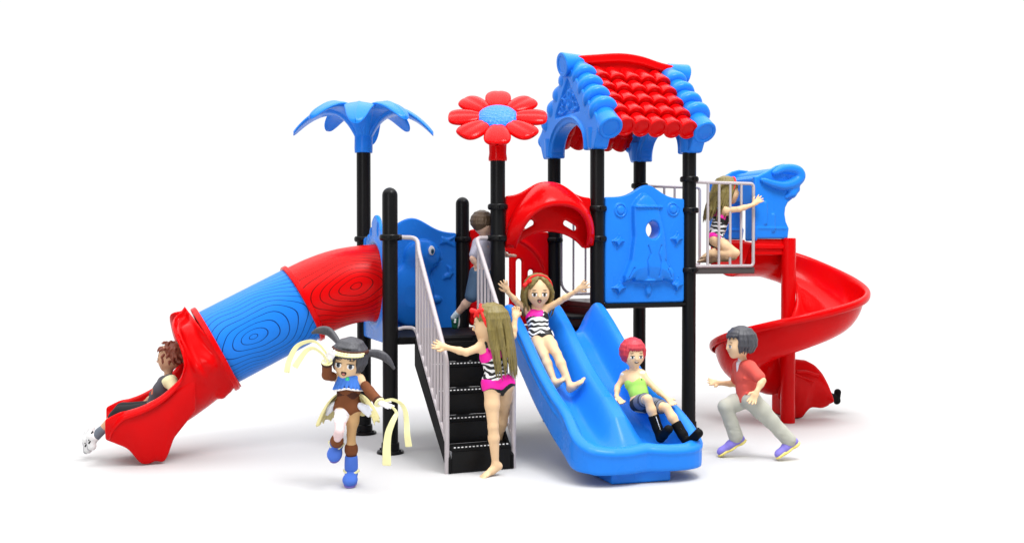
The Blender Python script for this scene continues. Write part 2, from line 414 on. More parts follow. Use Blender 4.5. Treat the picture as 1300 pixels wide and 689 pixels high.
# ---- guard rails
def rail(x0, x1, y, z0, z1, n, name='guard_rail', rc=.035, r=.0125):
    c = []
    for (cx, cz, a0) in ((x0+rc, z0+rc, PI), (x1-rc, z0+rc, 1.5*PI), (x1-rc, z1-rc, 0), (x0+rc, z1-rc, .5*PI)):
        for k in range(6): a = a0+k/5*PI/2; c.append((cx+rc*math.cos(a), y, cz+rc*math.sin(a)))
    o = MB().tube(c+[c[0], c[1]], r, 12).build(name, GREY, play)
    for i in range(n):
        x = x0+(x1-x0)*(i+1)/(n+1); MB().tube([(x, y, z0), (x, y, z1)], .0095, 10).build('baluster', GREY, o)
    return o
rail(2*L+.068, 3*L-.07, L, 1.115, 1.84, 5, rc=.12)
def open_rail(x0, x1, y, z0, z1, xs, rc=.03):
    c = [(x0, y, z0)]+[(x1-rc+rc*math.sin(a), y, z0+rc-rc*math.cos(a)) for a in np.linspace(0, PI/2, 6)]+[(x1-rc+rc*math.cos(a), y, z1-rc+rc*math.sin(a)) for a in np.linspace(0, PI/2, 6)]+[(x0, y, z1)]
    o = MB().tube(c, .0135, 12).build('guard_rail', GREY, play)
    for x in xs: MB().tube([(x, y, z0), (x, y, z1)], .0115, 10).build('baluster', GREY, o)
open_rail(3*L+.05, 3.178, 0.0, 1.367, 2.066, [2.725, 2.835, 2.945, 3.055])
open_rail(3*L+.05, 3.178, L, 1.367, 2.086, [2.69, 2.80, 2.91, 3.02])
# ---- rocket panel (front, under the roof)
hp = lambda x: 1.925+.105*np.exp(-((x-2.14)/.15)**2)
rock = [(1.993, 1.854), (2.036, 1.912), (2.08, 1.951), (2.123, 1.952), (2.182, 1.908), (2.226, 1.851), (2.255, 1.742), (2.285, 1.639), (2.3, 1.497), (2.308, 1.42), (2.375, 1.322), (2.368, 1.238), (2.272, 1.265), (2.272, 1.245), (2.009, 1.248), (2.002, 1.273), (1.916, 1.242), (1.916, 1.293), (1.973, 1.42), (1.987, 1.516), (2.001, 1.612), (1.994, 1.739)]
def rk_out(A, Z): return smax(smax(np.abs(A-2.124)-.366, 1.071-Z, .03), Z-hp(A), .02)
def rk_hole(A, Z): return ell2(A, Z, R_HOLE, .066, .072)
def rk_rel(A, Z):
    d = poly2(A, Z, rock)
    r = bump(d, .030, .0025)+.045*np.sqrt(np.clip(-d/.12, 0, 1))
    r = r+bump(line2(A, Z, R_CAP, .008), .022, .002)
    for c in R_BTN: r = r+bump(np.sqrt((A-c[0])**2+(Z-c[1])**2)-.038, .010, .002)+bump(np.abs(np.sqrt((A-c[0])**2+(Z-c[1])**2)-.050)-.006, .014, .002)+.012*np.sqrt(np.clip(1-((A-c[0])**2+(Z-c[1])**2)/.035**2, 0, 1))
    for c in R_STAR:
        x, z = np.abs(A-c[0]-.2*(Z-c[1])), np.abs(Z-c[1]); r = r+bump(np.sqrt(x)+np.sqrt(z)-.265, .030, .010)
    for q in R_LINES: r = r-bump(line2(A, Z, q, .0045), .014, .0015)
    r = r+bump(ell2(A, Z, R_NOZ[0], .055, .022), .022, .003)+bump(ell2(A, Z, R_NOZ[1], .026, .045), .026, .004)
    return r
R_HOLE = [(2.16, 1.664)][0]
R_CAP = [(2.015, 1.848), (2.27, 1.852)]
R_BTN = [(1.893, 1.82), (2.377, 1.835)]
R_STAR = [(1.872, 1.573), (2.411, 1.595), (1.88, 1.198), (2.413, 1.218)]
R_LINES = [[(2.11, 1.535), (2.132, 1.471), (2.103, 1.407), (2.118, 1.292)], [(2.241, 1.536), (2.212, 1.471), (2.234, 1.407), (2.22, 1.291)], [(1.995, 1.356), (1.952, 1.28)], [(2.308, 1.342), (2.338, 1.277)], [(2.286, 1.42), (2.323, 1.355)]]
R_NOZ = [(2.14, 1.24), (2.143, 1.176)]
rp = panel('rocket_panel', BLUE, play, 'y', .0, rk_out, [rk_hole], rk_rel, .022, (1.75, 1.06), (2.50, 2.06), .0055)
tag(rp, 'blue panel with a moulded rocket and round porthole')
MB().box(2*L+.05, 3*L-.05, -.035, .03, 1.044, 1.068).build('panel_base_strip', BLACK, play, bevel=.003)
# ---- fish panel (back of the stair bay)
FB = [(0.298, 1.563), (0.386, 1.615), (0.522, 1.596), (0.632, 1.537), (0.673, 1.445), (0.659, 1.365), (0.576, 1.32), (0.631, 1.273), (0.679, 1.14), (0.631, 0.988), (0.521, 0.892), (0.33, 0.857), (0.284, 1.093)]
FE = [(0.487, 1.452), (0.385, 1.124), (0.61, 1.088)]
F_TAIL = [[(0.659, 1.61), (0.708, 1.597), (0.777, 1.618), (0.729, 1.578), (0.77, 1.531), (0.701, 1.557), (0.645, 1.551)], [(0.701, 1.372), (0.742, 1.352), (0.756, 1.305), (0.728, 1.265), (0.673, 1.259), (0.68, 1.292), (0.714, 1.312)]]
F_EYE = [(0.552, 1.498)][0]; F_MOUTH = [(0.583, 1.372), (0.624, 1.399), (0.659, 1.418)]
fh = lambda x: 1.63+.02*x+.13*np.exp(-((x-.40)/.19)**2)
def fs_out(A, Z): return smax(smax(np.abs(A-L/2)-.366, .80-Z, .03), Z-fh(A), .02)
def fs_rel(A, Z):
    d = smin(ell2(A, Z, FE[0], .155, .135), ell2(A, Z, FE[1], .20, .26), .08); r = bump(d, .016, .004)+.045*np.sqrt(np.clip(-d/.13, 0, 1))+.02*np.sqrt(np.clip(1-((A-FE[2][0])/.05)**2-((Z-FE[2][1])/.035)**2, 0, 1))
    for q in F_TAIL: r = r+bump(poly2(A, Z, q), .018, .004)
    r = r-bump(line2(A, Z, F_MOUTH, .004), .008, .002)
    r = r+bump(np.sqrt((A-F_EYE[0])**2+(Z-F_EYE[1])**2)-.034, .01, .004)
    return r
fp = panel('fish_panel', BLUE, play, 'y', L, fs_out, [], fs_rel, .02, (.05, .79), (.80, 1.80), .006)
tag(fp, 'blue panel with a moulded fish and painted eye')
for nm, rx, rz, dy, mt, off in (('eye_white', .028, .040, .0, mat('eye_paint_white', (.85, .85, .85), .3), 0), ('eye_iris', .015, .024, .006, mat('eye_paint_teal', (.01, .12, .22), .3), .006), ('eye_pupil', .008, .014, .009, mat('eye_paint_black', (.004, .004, .004), .3), .004)):
    b = MB(); M = Matrix.Translation((F_EYE[0]+off, L-.078-dy, F_EYE[1]-off)) @ Matrix.Diagonal((rx, .010, rz, 1))
    b.lathe([(max(.01, math.cos(a)), math.sin(a)) for a in np.linspace(-1.55, 1.55, 9)], M, 20); b.build(nm, mt, fp)
# ---- tube entry panel (left side), with the tube going through it
lh = lambda y: 1.60+.17*np.exp(-((y-.40)/.17)**2)+.0*y
def tp_out(A, Z): return smax(smax(np.abs(A-L/2)-.366, .80-Z, .03), Z-lh(A), .02)
TC = (.42, 1.245)
def tp_rel(A, Z):
    r = bump(np.abs(np.sqrt((A-TC[0])**2+(Z-TC[1])**2)-.33)-.02, .012, .005)
    for c in ((.52, 1.655), (.60, 1.645), (.72, 1.56), (.30, 1.655), (.15, 1.56)): r = r-bump(ell2(A, Z, c, .018, .042), .02, .004)
    return r
tp = panel('tube_entry_panel', BLUE, play, 'x', .0, tp_out, [lambda A, Z: np.sqrt((A-TC[0])**2+(Z-TC[1])**2)-.275], tp_rel, .02, (.05, .79), (.80, 1.80), .006)
# ---- climbing back panel, red, with tall slots
def rb_out(A, Z): return smax(smax(np.abs(A-1.273)-.366, .86-Z, .03), Z-(1.66+.10*np.exp(-((A-1.2)/.2)**2)), .02)
def slot(x, z0, z1, w): return lambda A, Z: seg2(A, Z, (x, z0), (x, z1), w)
rbp = panel('slotted_panel', RED, play, 'y', L, rb_out, [slot(1.245, 1.05, 1.46, .026), slot(1.36, 1.05, 1.40, .026), slot(1.47, 1.05, 1.31, .024), slot(1.12, 1.05, 1.40, .026)],
      lambda A, Z: bump(np.abs(ell2(A, Z, (1.2, 1.2), .42, .42))-.012, .014, .006), .02, (.90, .85), (1.65, 1.80), .007)
# ---- red canopy over the twin slide
def cn_out(A, Z): return smax(smax(np.abs(A-1.273)-.364, 1.515-Z, .02), Z-(1.915+.120*np.exp(-(np.abs(A-1.27)/.205)**2.6)), .02)
def cn_arch(A, Z): return ell2(A, Z, (1.273, 1.37), .345, .272)
cn = panel('canopy_panel', RED, play, 'y', .0, cn_out, [cn_arch, lambda A, Z: seg2(A, Z, (1.055, 1.675), (1.125, 1.712), .021), lambda A, Z: seg2(A, Z, (1.42, 1.712), (1.49, 1.675), .021)], None, .016, (.90, 1.5), (1.65, 2.06), .006)
rows = []
for j in range(9):
    v = j/8; row = []
    for i in range(33):
        t = PI*(1-i/32); ct, sn = math.cos(t), math.sin(t)
        bx = 1.273+.358*math.copysign(abs(ct)**.75, ct); bz = 1.53+.385*sn**.8+.115*math.exp(-(abs(bx-1.27)/.205)**2.6)
        fx = 1.273+.315*math.copysign(abs(ct)**.9, ct); fz = 1.53+.335*sn**.9
        bul = math.sin(PI*v)*.028
        row.append((bx+(fx-bx)*v+ct*bul, -.02-(.19*sn**.7+.03)*v**.8, bz+(fz-bz)*v+sn*bul))
    rows.append(row)
rows.append([(x+(1.273-x)*.03, y+.004, z-.018) for x, y, z in rows[-1]])
rows.append([(x+(1.273-x)*.045, y+.022, z-.012) for x, y, z in rows[-1]])
grid('canopy', rows, RED, cn, .014, 1)
# ---- twin slide
RY = np.array([-.10, .02, .08, .14, .30, .45, .73, 1.00, 1.18, 1.36, 1.50, 1.62])
RZ = np.array([1.00, 1.03, 1.075, 1.085, .99, .88, .672, .52, .445, .345, .265, .225])
FZ = np.array([.855, .855, .858, .85, .765, .655, .455, .305, .228, .172, .158, .160])
yy = np.linspace(-.35, 1.75, 211)
def spl(ys): return np.array([sc(v, RY, ys) for v in np.clip(yy, -.1, 1.62)])
RZs, FZs = spl(RZ), spl(FZ)
def chaikin(P):
    Q = []
    for a, b in zip(P, P[1:]+P[:1]): Q += [(a[0]*.75+b[0]*.25, a[1]*.75+b[1]*.25), (a[0]*.25+b[0]*.75, a[1]*.25+b[1]*.75)]
    return Q
SO = [(.862, .4), (.862, -.9), (.858, -1.10), (.852, -1.22), (.835, -1.32), (.828, -1.40), (.845, -1.47), (.895, -1.54), (1.0, -1.59), (1.14, -1.60), (1.235, -1.585), (1.285, -1.575), (1.34, -1.595), (1.45, -1.62), (1.58, -1.62), (1.67, -1.585), (1.725, -1.51), (1.742, -1.40), (1.735, -1.26), (1.712, -1.12), (1.692, -1.0), (1.680, -.7), (1.672, .4)]
SO = chaikin(SO)
def slide_fn(X, Y, Z):
    v = -Y[0, :, 0]; R_ = np.interp(v, yy, RZs)[None, :]; F_ = np.interp(v, yy, FZs)[None, :]; x2, y2 = X[:, :, 0], Y[:, :, 0]
    do = poly2(x2+0*y2, y2+0*x2, SO); p = -do
    rim = .5*(1+np.cos(np.pi*np.clip((p-.045)/.135, 0, 1)))
    q = np.abs(x2-1.268); am = np.interp(v, [-.1, .1, 1.05, 1.22, 1.38, 1.43], [1, 1, .96, .78, .30, 0])[None, :]
    wdt = np.interp(v, [0, .8, 1.35], [.12, .135, .17])[None, :]
    rid = .5*(1+np.cos(np.pi*np.clip((q-.022)/wdt, 0, 1)))*am
    T = F_+(R_-F_)*np.maximum(rim, rid)
    T = T[:, :, None]; lip = (1/(1+np.exp(np.clip((v-1.12)*22, -30, 30))))[None, :, None]*bump(np.abs(Z-(R_[:, :, None]-.085))-.010, .016, .005)+bump((R_[:, :, None]-.04)-Z, .014, .006)
    bot = np.maximum(np.minimum(R_-.175, F_-.075), np.interp(v, [1.2, 1.5], [.0, .075])[None, :])[:, :, None]
    f = smax((do[:, :, None]-lip), (Z-T)*.8, .05); f = smax(f, (bot-Z)*.8, .02); return smax(f, Y+0*X-.0, .012)
sl = field('twin_slide', slide_fn, (.78, -1.65, .03), (1.76, .03, 1.12), .0085, BLUE, play)
tag(sl, 'blue twin slide with two lanes and a rolled outer edge')
MB().prism([(1.06, -1.22), (1.44, -1.22), (1.46, -1.56), (1.05, -1.52)], 'z', .003, .12).build('slide_foot', BLUE, sl, bevel=.012)
# ---- red and blue tube slide
def ring(c, d, r, n=40, th0=0, th1=2*PI, squash=1):
    d = Vector(d).normalized(); u = Vector((0, 1, 0)); w = d.cross(u)   # w points up for d pointing down-left
    if w.z < 0: w = -w
    return [Vector(c)+u*math.sin(t)*r-w*math.cos(t)*r*squash for t in np.linspace(th0, th1, n, endpoint=(th1-th0 < 6.2))]
tub = bpy.data.objects.new('tube_slide', None); link(tub, play)
tag(tub, 'red and blue wood-grain tube slide')
ctrl = [(.03, 1.245), (-.10, 1.243), (-.26, 1.218), (-.42, 1.165), (-.57, 1.095)]
pth = smooth_path([(x, .42, z) for x, z in ctrl], 6)
rows = []
for i, p in enumerate(pth):
    t = (pth[min(i+1, len(pth)-1)]-pth[max(i-1, 0)]); r = .288+.02*math.exp(-((p.x-.03)/.05)**2)+.0*i
    rows.append(ring(p, t, r, 64))
o1 = grid('tube_elbow', rows, RGRAIN, tub, .012, 1, True, uv=lambda v, u: (v*.75, (u*2) % 2.0001))
D27 = Vector((-.889, 0, -.458)); A0 = Vector((-.57, .42, 1.095)); A1 = Vector((-1.207, .42, .773))
rows = [ring(A0+(A1-A0)*k/20, D27, .290, 64) for k in range(21)]
o2 = grid('tube_section', rows, BGRAIN, tub, .012, 1, True, uv=lambda v, u: (v*.9, (u*2) % 2.0001))
for c, r in ((A0, .315), (A1, .342)):
    M = Matrix.Translation(c) @ D27.to_track_quat('Z', 'Y').to_matrix().to_4x4()
    V = MB(); prof = [(.284, -.02), (r-.006, -.02), (r, -.014), (r, .014), (r-.006, .02), (.284, .02)]
    n = 56; VV = [M @ Vector((rr*math.cos(2*PI*i/n), rr*math.sin(2*PI*i/n), z)) for rr, z in prof for i in range(n)]
    FF = [(j*n+i, j*n+(i+1) % n, ((j+1) % 6)*n+(i+1) % n, ((j+1) % 6)*n+i) for j in range(6) for i in range(n)]
    V.add(VV, FF).build('joint_flange', RED, tub)
# exit trough
cpts = [(-1.207, .773), (-1.32, .697), (-1.45, .592), (-1.58, .498), (-1.71, .445), (-1.83, .425), (-1.93, .425)]
pth = smooth_path([(x, .42, z) for x, z in cpts], 6); rows = []
n = len(pth)-1
for i, p in enumerate(pth):
    t = pth[min(i+1, n)]-pth[max(i-1, 0)]; v = i/n
    half = ease(v, [0, .12, .15, .185, .24, .33, .6, .85, .95, 1], [PI*.99, PI*.985, PI*.93, PI*.72, PI*.58, PI*.52, PI*.49, PI*.46, PI*.38, PI*.27])
    r = ease(v, [0, .05, .2, .5, 1], [.335, .30, .30, .285, .26])
    R_ = ring(p, t, r, 37, -half, half)
    if v < .25: R_ = [q+(q-p).normalized()*(.045*max(0, math.sin(7*math.atan2(q.y-.42, (q.z-p.z))+.6))**.7)*min(1, v*9) for q in R_]
    c = p
    e0, e1 = R_[0]+(R_[0]-c).normalized()*.045, R_[-1]+(R_[-1]-c).normalized()*.045
    dn = Vector((0, 0, -1))*.032*min(1, max(0, v-.22)*6)
    R_ = [e0+dn*1.6+(e0-c).normalized()*.004, e0]+R_+[e1, e1+dn*1.6+(e1-c).normalized()*.004]
    rows.append(R_)
ex = grid('tube_exit', rows, RED, tub, .016, 1)
# skirt: side walls below the rim down to the wavy foot
for sy in (-1, 1):
    xs = np.linspace(-1.955, -1.36, 24); rr = []
    for x in xs:
        zc = ease(-x, [1.207, 1.32, 1.45, 1.58, 1.72, 1.86, 1.99], [.773, .697, .592, .498, .445, .425, .425]); top = zc-.03
        bot = ease(-x, [1.30, 1.36, 1.44, 1.52, 1.55, 1.58, 1.63, 1.67, 1.73, 1.77, 1.81, 1.88, 1.96], [.43, .36, .26, .16, .03, .004, .03, .004, .01, .07, .125, .16, .20]); top = min(top, zc-.03-.5*max(0, -x-1.86))
        row = []
        for k in range(7):
            q = k/6; z = top+(bot-top)*q; yb = .42+sy*(.292-.11*max(0, q-.25)**1.3); row.append((x, yb, z))
        rr.append(row)
    grid('exit_skirt', rr, RED, ex, .014, 1)
# ---- spiral slide
C0 = (3.563, .029)
FI = [-60, -30, 0, 43, 80, 110, 140, 180, 220, 260, 300, 340, 380]; RI = [1.60, 1.595, 1.57, 1.464, 1.307, 1.196, 1.12, 1.03, .93, .81, .68, .57, .47]
sp = bpy.data.objects.new('spiral_slide', None); link(sp, play); tag(sp, 'red open spiral slide round a red pole')
MB().lathe([(.062, 0), (.062, 1.60), (.056, 1.606)], Matrix.Translation((*C0, .001)), 36).build('centre_pole', RED, sp)
prof = [(.655, -.04), (.668, -.036), (.672, -.02), (.672, -.005), (.668, .008), (.655, .012), (.64, .008), (.628, -.01), (.620, -.05), (.600, -.13), (.55, -.21), (.47, -.262), (.37, -.275), (.27, -.262), (.19, -.215), (.135, -.15), (.105, -.08), (.09, -.05), (.075, -.045), (.064, -.055)]
def section(P0, T, z, k=1., wid=1.):
    """P0: axis point (x,y); T: outward unit"""
    return [(P0[0]+T[0]*(r if r > .36 else r)*1., P0[1]+T[1]*r, z+h*k) for r, h in prof]
rows = []
# straight entry from the balcony
for x in (3.20, 3.28, 3.36, 3.44, 3.52): rows.append([(x, C0[1]+(r if i_ < 14 else .30-(.30-r)*1.22), 1.575+h*(1.12 if i_ < 14 else (1.12 if i_ == 14 else (.9 if i_ == 15 else .45)))) for i_, (r, h) in enumerate(prof)])
for ph in range(0, 371, 10):
    a = math.radians(90-ph); z = sc(ph, FI, RI); k = 1 if ph < 300 else 1
    rows.append([(C0[0]+r*math.cos(a), C0[1]+r*math.sin(a), z+h*1.12) for r, h in prof])
for j in range(1, 8):
    q = j/7; z = .50-.12*q; a = math.radians(80); dx, dy = math.cos(a-PI/2), math.sin(a-PI/2)
    bx, by = C0[0]+dx*.30*q, C0[1]+dy*.30*q
    rows.append([(bx+r*math.cos(a), by+r*math.sin(a), max(z+h*(1-.10*q), .05)) for r, h in prof])
sg = grid('spiral_trough', rows, RED, sp, .014, 1)
# near skirt of the exit with its foot
rr = []
for i in range(22):
    q = i/21; x = 3.56+.535*q; top = ease(x, [3.56, 3.70, 3.82, 3.92, 3.99, 4.05, 4.095], [.53, .545, .53, .48, .41, .31, .17]); bot = ease(x, [3.56, 3.70, 3.73, 3.82, 3.85, 3.90, 3.96, 4.01, 4.06, 4.095], [.20, .06, .004, .004, .05, .094, .09, .08, .09, .11])
    yy = .10-.03*q
    rr.append([(x, yy+.07-.07*math.sin(PI*min(1, k/6+.15)), top+(bot-top)*k/6) for k in range(7)])
xs = grid('exit_skirt', rr, RED, sg, .016, 1)
MB().tube(smooth_path([(3.70, .10, .43), (3.80, .085, .425), (3.93, .08, .385)], 4), [.016]*9, 10).build('grip_ridge', RED, xs)
b = MB().box(3.73, 3.82, .16, .50, .002, .20); b.build('slide_foot', RED, sg, bevel=.02)
# entry walls below the blue hood
MB().box(3.20, 3.56, .030, .052, 1.46, 1.60).build('entry_wall', RED, sp, bevel=.008)
MB().box(3.20, 3.55, .012, .060, 1.51, 1.555).build('entry_bead', RED, sp, bevel=.012, seg=3)
MB().box(3.20, 3.56, .672, .70, 1.34, 1.60).build('entry_wall', RED, sp, bevel=.008)
# blue hood: two cheeks joined by a thick front roll
HC = [(3.195,1.60),(3.54,1.602),(3.556,1.69),(3.524,1.75),(3.512,1.812),(3.518,1.87),(3.545,1.915),(3.637,1.978),(3.655,2.02),(3.645,2.055),(3.685,2.09),(3.702,2.13),(3.69,2.17),(3.655,2.205),(3.60,2.243),(3.503,2.250),(3.43,2.232),(3.35,2.19),(3.23,2.135),(3.195,2.13)]
def cheek(A, Z): return poly2(A, Z, HC)
def ck_rel(A, Z):
    r = bump(seg2(A, Z, (3.305, 1.735), (3.305, 1.90), .016), .014, .004)+bump(seg2(A, Z, (3.385, 1.67), (3.385, 1.80), .015), .014, .004)
    r = r+bump(np.abs(poly2(A, Z, [(3.22, 1.56), (3.53, 1.56), (3.53, 1.69), (3.22, 1.69)]))-.006, .010, .005)
    return r
hd = panel('spiral_hood', BLUE, sp, 'y', .03, cheek, [], ck_rel, .022, (3.17, 1.58), (3.74, 2.28), .006)
c2 = panel('hood_cheek', BLUE, hd, 'y', .70, cheek, [], ck_rel, .022, (3.17, 1.58), (3.74, 2.28), .0075)
b = SD()
for (x, z, r) in ((3.60, 2.16, .075), (3.50, 2.15, .06), (3.40, 2.12, .045)): b.cone((x, .06, z), (x, .68, z), r, r, .03)
for yy in (-.005, .735):
    pp_ = [(3.26, 2.10), (3.36, 2.07), (3.47, 2.055), (3.57, 2.075), (3.635, 2.115), (3.65, 2.155), (3.62, 2.19), (3.55, 2.205), (3.47, 2.20), (3.38, 2.165)]
    pp_ = smooth_path([(x, yy, z) for x, z in pp_], 5); b.path(pp_, [.018+.026*math.sin(PI*i/(len(pp_)-1))**.6 for i in range(len(pp_))], .012)
    b.path([(3.62, yy+.01, 2.03), (3.575, yy+.01, 1.99), (3.52, yy+.02, 1.96)], [.034, .034, .02], .03)
b.mesh('hood_roll', BLUE, hd, .0075)
def ep_out(A, Z): return smax(smax(np.abs(A-.365)-.36, 1.58-Z, .02), Z-2.125, .03)
def ep_hole(A, Z): return smax(np.abs(A-.37)-.21, Z-1.92+.0*A, .1)
panel('hood_entry_frame', BLUE, hd, 'x', 3.215, ep_out, [ep_hole], None, .016, (.0, 1.57), (.74, 2.15), .0075)
# ---- palm top
pt = MB().lathe([(.060, 2.29), (.072, 2.292), (.074, 2.33), (.072, 2.46), (.066, 2.50)], Matrix.Translation((0, L, 0)), 32).build('palm_top', BLUE, play)
tag(pt, 'blue palm leaf crown on a post')
for k in range(8):
    a = math.radians(k*45+YAW*57.3-90+2); d = Vector((math.cos(a), math.sin(a), 0)); w = Vector((-d.y, d.x, 0)); rows = []
    st_ = [(.02, 2.44, .045, .10), (.06, 2.50, .055, .09), (.10, 2.575, .07, .08), (.15, 2.635, .09, .065), (.21, 2.672, .108, .06), (.28, 2.678, .116, .055), (.35, 2.655, .112, .05), (.42, 2.608, .095, .042), (.48, 2.553, .082, .036), (.53, 2.497, .062, .03), (.562, 2.452, .034, .022), (.568, 2.440, .010, .012)]
    kz, kr = {1: (.10, .92), 7: (.10, .92), 3: (.09, .84), 5: (.09, .84), 2: (.02, 1.0), 6: (.02, 1.0), 0: (.05, .94)}.get(k, (0, .9))
    for (r, z, wd, th) in st_:
        z = 2.44+(z-2.44)*(.93 if z > 2.44 else 1)+kz*(r/.55)**2; wd *= 1.08; th *= 1.25; wd = max(wd, .034) if r < .565 else .002; th = th if r < .565 else .002; r *= kr
        c = Vector((0, L, z))+d*r
        rows.append([c+w*wd*sx+Vector((0, 0, dz)) for sx, dz in ((0, .006), (-.12, -.004), (-.6, -.010), (-.95, -.022), (-1, -.034), (-.8, -.03-th*.5), (0, -.012-th*.8), (.8, -.03-th*.5), (1, -.034), (.95, -.022), (.6, -.010), (.12, -.004))])
    o = grid('palm_leaf', rows, BLUE, pt, 0, 2, True)
# ---- flower top
ft = MB().lathe([(.060, 2.18), (.070, 2.182), (.072, 2.20), (.066, 2.24), (.070, 2.36), (.085, 2.46)], Matrix.Translation((L, 0, 0)), 32).build('flower_top', RED, play)
tag(ft, 'red flower with a blue centre on a post')
nrm = (-FW*math.sin(math.radians(40))); nrm.z = 0; nrm = nrm.normalized()*math.sin(math.radians(39))+Vector((0, 0, math.cos(math.radians(39))))
ux = nrm.cross(Vector((0, 0, 1))).normalized(); uy = nrm.cross(ux)
FC = Vector((L, 0, 2.505))
def petal_mat():
    return RED
for k in range(8):
    a = PI/2+k*PI/4; d = ux*math.cos(a)+uy*math.sin(a); w = nrm.cross(d); rows = []
    for j in range(15):
        q = j/14; t = PI*q; r = .12+.13*(1-math.cos(t)); wd = .122*max(.02, math.sin(t))**.58*(.62+.44*q); th = .038*max(.02, math.sin(t))**.6
        c = FC+d*r
        rows.append([c+w*wd*math.cos(s)+nrm*(th*math.sin(s)*(1 if math.sin(s) < 0 else 1-.28*math.exp(-(math.cos(s)/.16)**2)))+nrm*.012 for s in np.linspace(0, 2*PI, 20, endpoint=False)])
    grid('petal', rows, RED, ft, 0, 1, True)
BD = mat('blue_scaled_plastic', (.02, .19, .78), .35, .3)
t = BD.node_tree; co = t.nodes.new('ShaderNodeTexCoord'); mp = t.nodes.new('ShaderNodeMapping'); mp.inputs['Rotation'].default_value = (0, 0, PI/4)
vo = t.nodes.new('ShaderNodeTexVoronoi'); vo.inputs['Scale'].default_value = 34; vo.inputs['Randomness'].default_value = 0; vo.feature = 'DISTANCE_TO_EDGE'
bp = t.nodes.new('ShaderNodeBump'); bp.inputs['Strength'].default_value = .9; bp.inputs['Distance'].default_value = .012
t.links.new(co.outputs['Object'], mp.inputs[0]); t.links.new(mp.outputs[0], vo.inputs['Vector']); t.links.new(vo.outputs[0], bp.inputs['Height']); t.links.new(bp.outputs[0], bsdf(BD).inputs['Normal'])
M = Matrix.Translation(FC) @ nrm.to_track_quat('Z', 'Y').to_matrix().to_4x4()
MB().lathe([(.10, -.05), (.155, -.03), (.162, 0), (.158, .02), (.14, .038), (.10, .054), (.05, .062), (.004, .064)], M, 40).build('flower_centre', BD, ft)
# ---- roof
roof = bpy.data.objects.new('roof', None); link(roof, play); tag(roof, 'gabled roof of red barrel tiles with blue edge tiles')
RYc = L/2; RZt = 3.03; EZ = 2.45; EY = -.16
def slope_pt(s, side, lift=0):     # s 0 at ridge .. 1 at eave ; side -1 front, +1 back
    dy = (RYc-EY)*s; dz = (RZt-EZ)*s; n = Vector((0, side*(RZt-EZ), (RYc-EY))).normalized()
    return Vector((0, RYc+side*dy, RZt-dz))+n*lift
def log(bm, x, s0, s1, side, r0, r1, l0, l1, ell=1., endring=True):
    a = slope_pt(s0, side, l0); b_ = slope_pt(s1, side, l1); a.x = b_.x = x
    d = b_-a; ln = d.length; Q = d.to_track_quat('Z', 'X').to_matrix().to_4x4()
    xa = Q.to_3x3() @ Vector((1, 0, 0)); 
    pr = [(r0*.7, 0), (r0, .02), (r0+(r1-r0)*.5, ln*.5), (r1*.99, ln-.022), (r1, ln-.012), (r1*.96, ln-.002), (r1*.88, ln), (r1*.74, ln), (r1*.68, ln-.008), (r1*.62, ln-.006), (.004, ln-.004)]
    M = Matrix.Translation(a) @ Q
    if x < 1.75 or x > 2.55: pr = pr[:3]+[(r1*.97, ln-.06), (r1, ln-.035), (r1*.95, ln-.012), (r1*.80, ln), (r1*.55, ln+.006), (.004, ln+.008)] if s1 < 1 else pr
    if ell != 1: M = M @ Matrix.Diagonal((ell, ell, 1, 1))
    bm.lathe(pr, M, 26)
for side in (-1, 1):
    b = MB()
    for c in range(5):
        x = 1.857+c*.1415
        for r in range(5):
            log(b, x, .10+r*.183-.06, .10+(r+1)*.183, side, .054, .082, .0, .030)
    b.build('barrel_tiles', RED, roof, auto=50)
    for x, nm in ((1.722, 0), (2.575, 1)):
        b = MB()
        for r in range(5):
            if r < 4: log(b, x, .02+r*.19, .25+r*.19, side, .080, .112+.004*r, .0, .022+.006*r, 1., True)
            else: log(b, x, .78, 1.03, side, .092, .100, .0, .022)
        b.build('edge_tiles', BLUE, roof, auto=70)
    # closed under-board of each slope
    q0, q1 = slope_pt(.0, side, -.015), slope_pt(.97, side, -.015); q2, q3 = slope_pt(.97, side, -.04), slope_pt(.0, side, -.04)
    MB().prism([(q.y, q.z) for q in (q0, q1, q2, q3)], 'x', 1.70, 2.60).build('roof_board', RED, roof, smooth=False)
# ridge
rp_ = smooth_path([(1.70, RYc, 3.075), (1.85, RYc, 3.095), (2.10, RYc, 3.125), (2.30, RYc, 3.115), (2.48, RYc, 3.075), (2.62, RYc, 3.055)], 5)
rows = []
for p in rp_:
    tz = p.z+.045; hz = .042; cz = tz-hz
    rows.append([Vector((p.x, RYc+.060*math.copysign(abs(math.cos(s))**.5, math.cos(s)), cz+hz*math.copysign(abs(math.sin(s))**.5, math.sin(s)))) for s in np.linspace(0, 2*PI, 24, endpoint=False)])
grid('ridge_beam', rows, RED, roof, 0, 1, True)
MB().prism([(1.74, 2.99), (2.58, 2.99), (2.58, 3.06), (2.30, 3.10), (2.10, 3.11), (1.74, 3.06)], 'y', RYc-.018, RYc+.018).build('ridge_web', RED, roof, smooth=False)
for x0, x1, z0, z1 in ((1.76, 1.575, 3.075, 3.04), (2.57, 2.76, 3.06, 3.02)):
    d = Vector((x1-x0, 0, z1-z0)); M = Matrix.Translation((x0, RYc, z0)) @ d.to_track_quat('Z', 'Y').to_matrix().to_4x4(); ln = d.length
    MB().lathe([(.050, 0), (.060, .004), (.066, .03), (.086, ln*.6), (.100, ln-.02), (.102, ln-.008), (.096, ln), (.072, ln), (.068, ln-.006), (.004, ln-.006)], M, 32).build('ridge_cap', BLUE, roof)
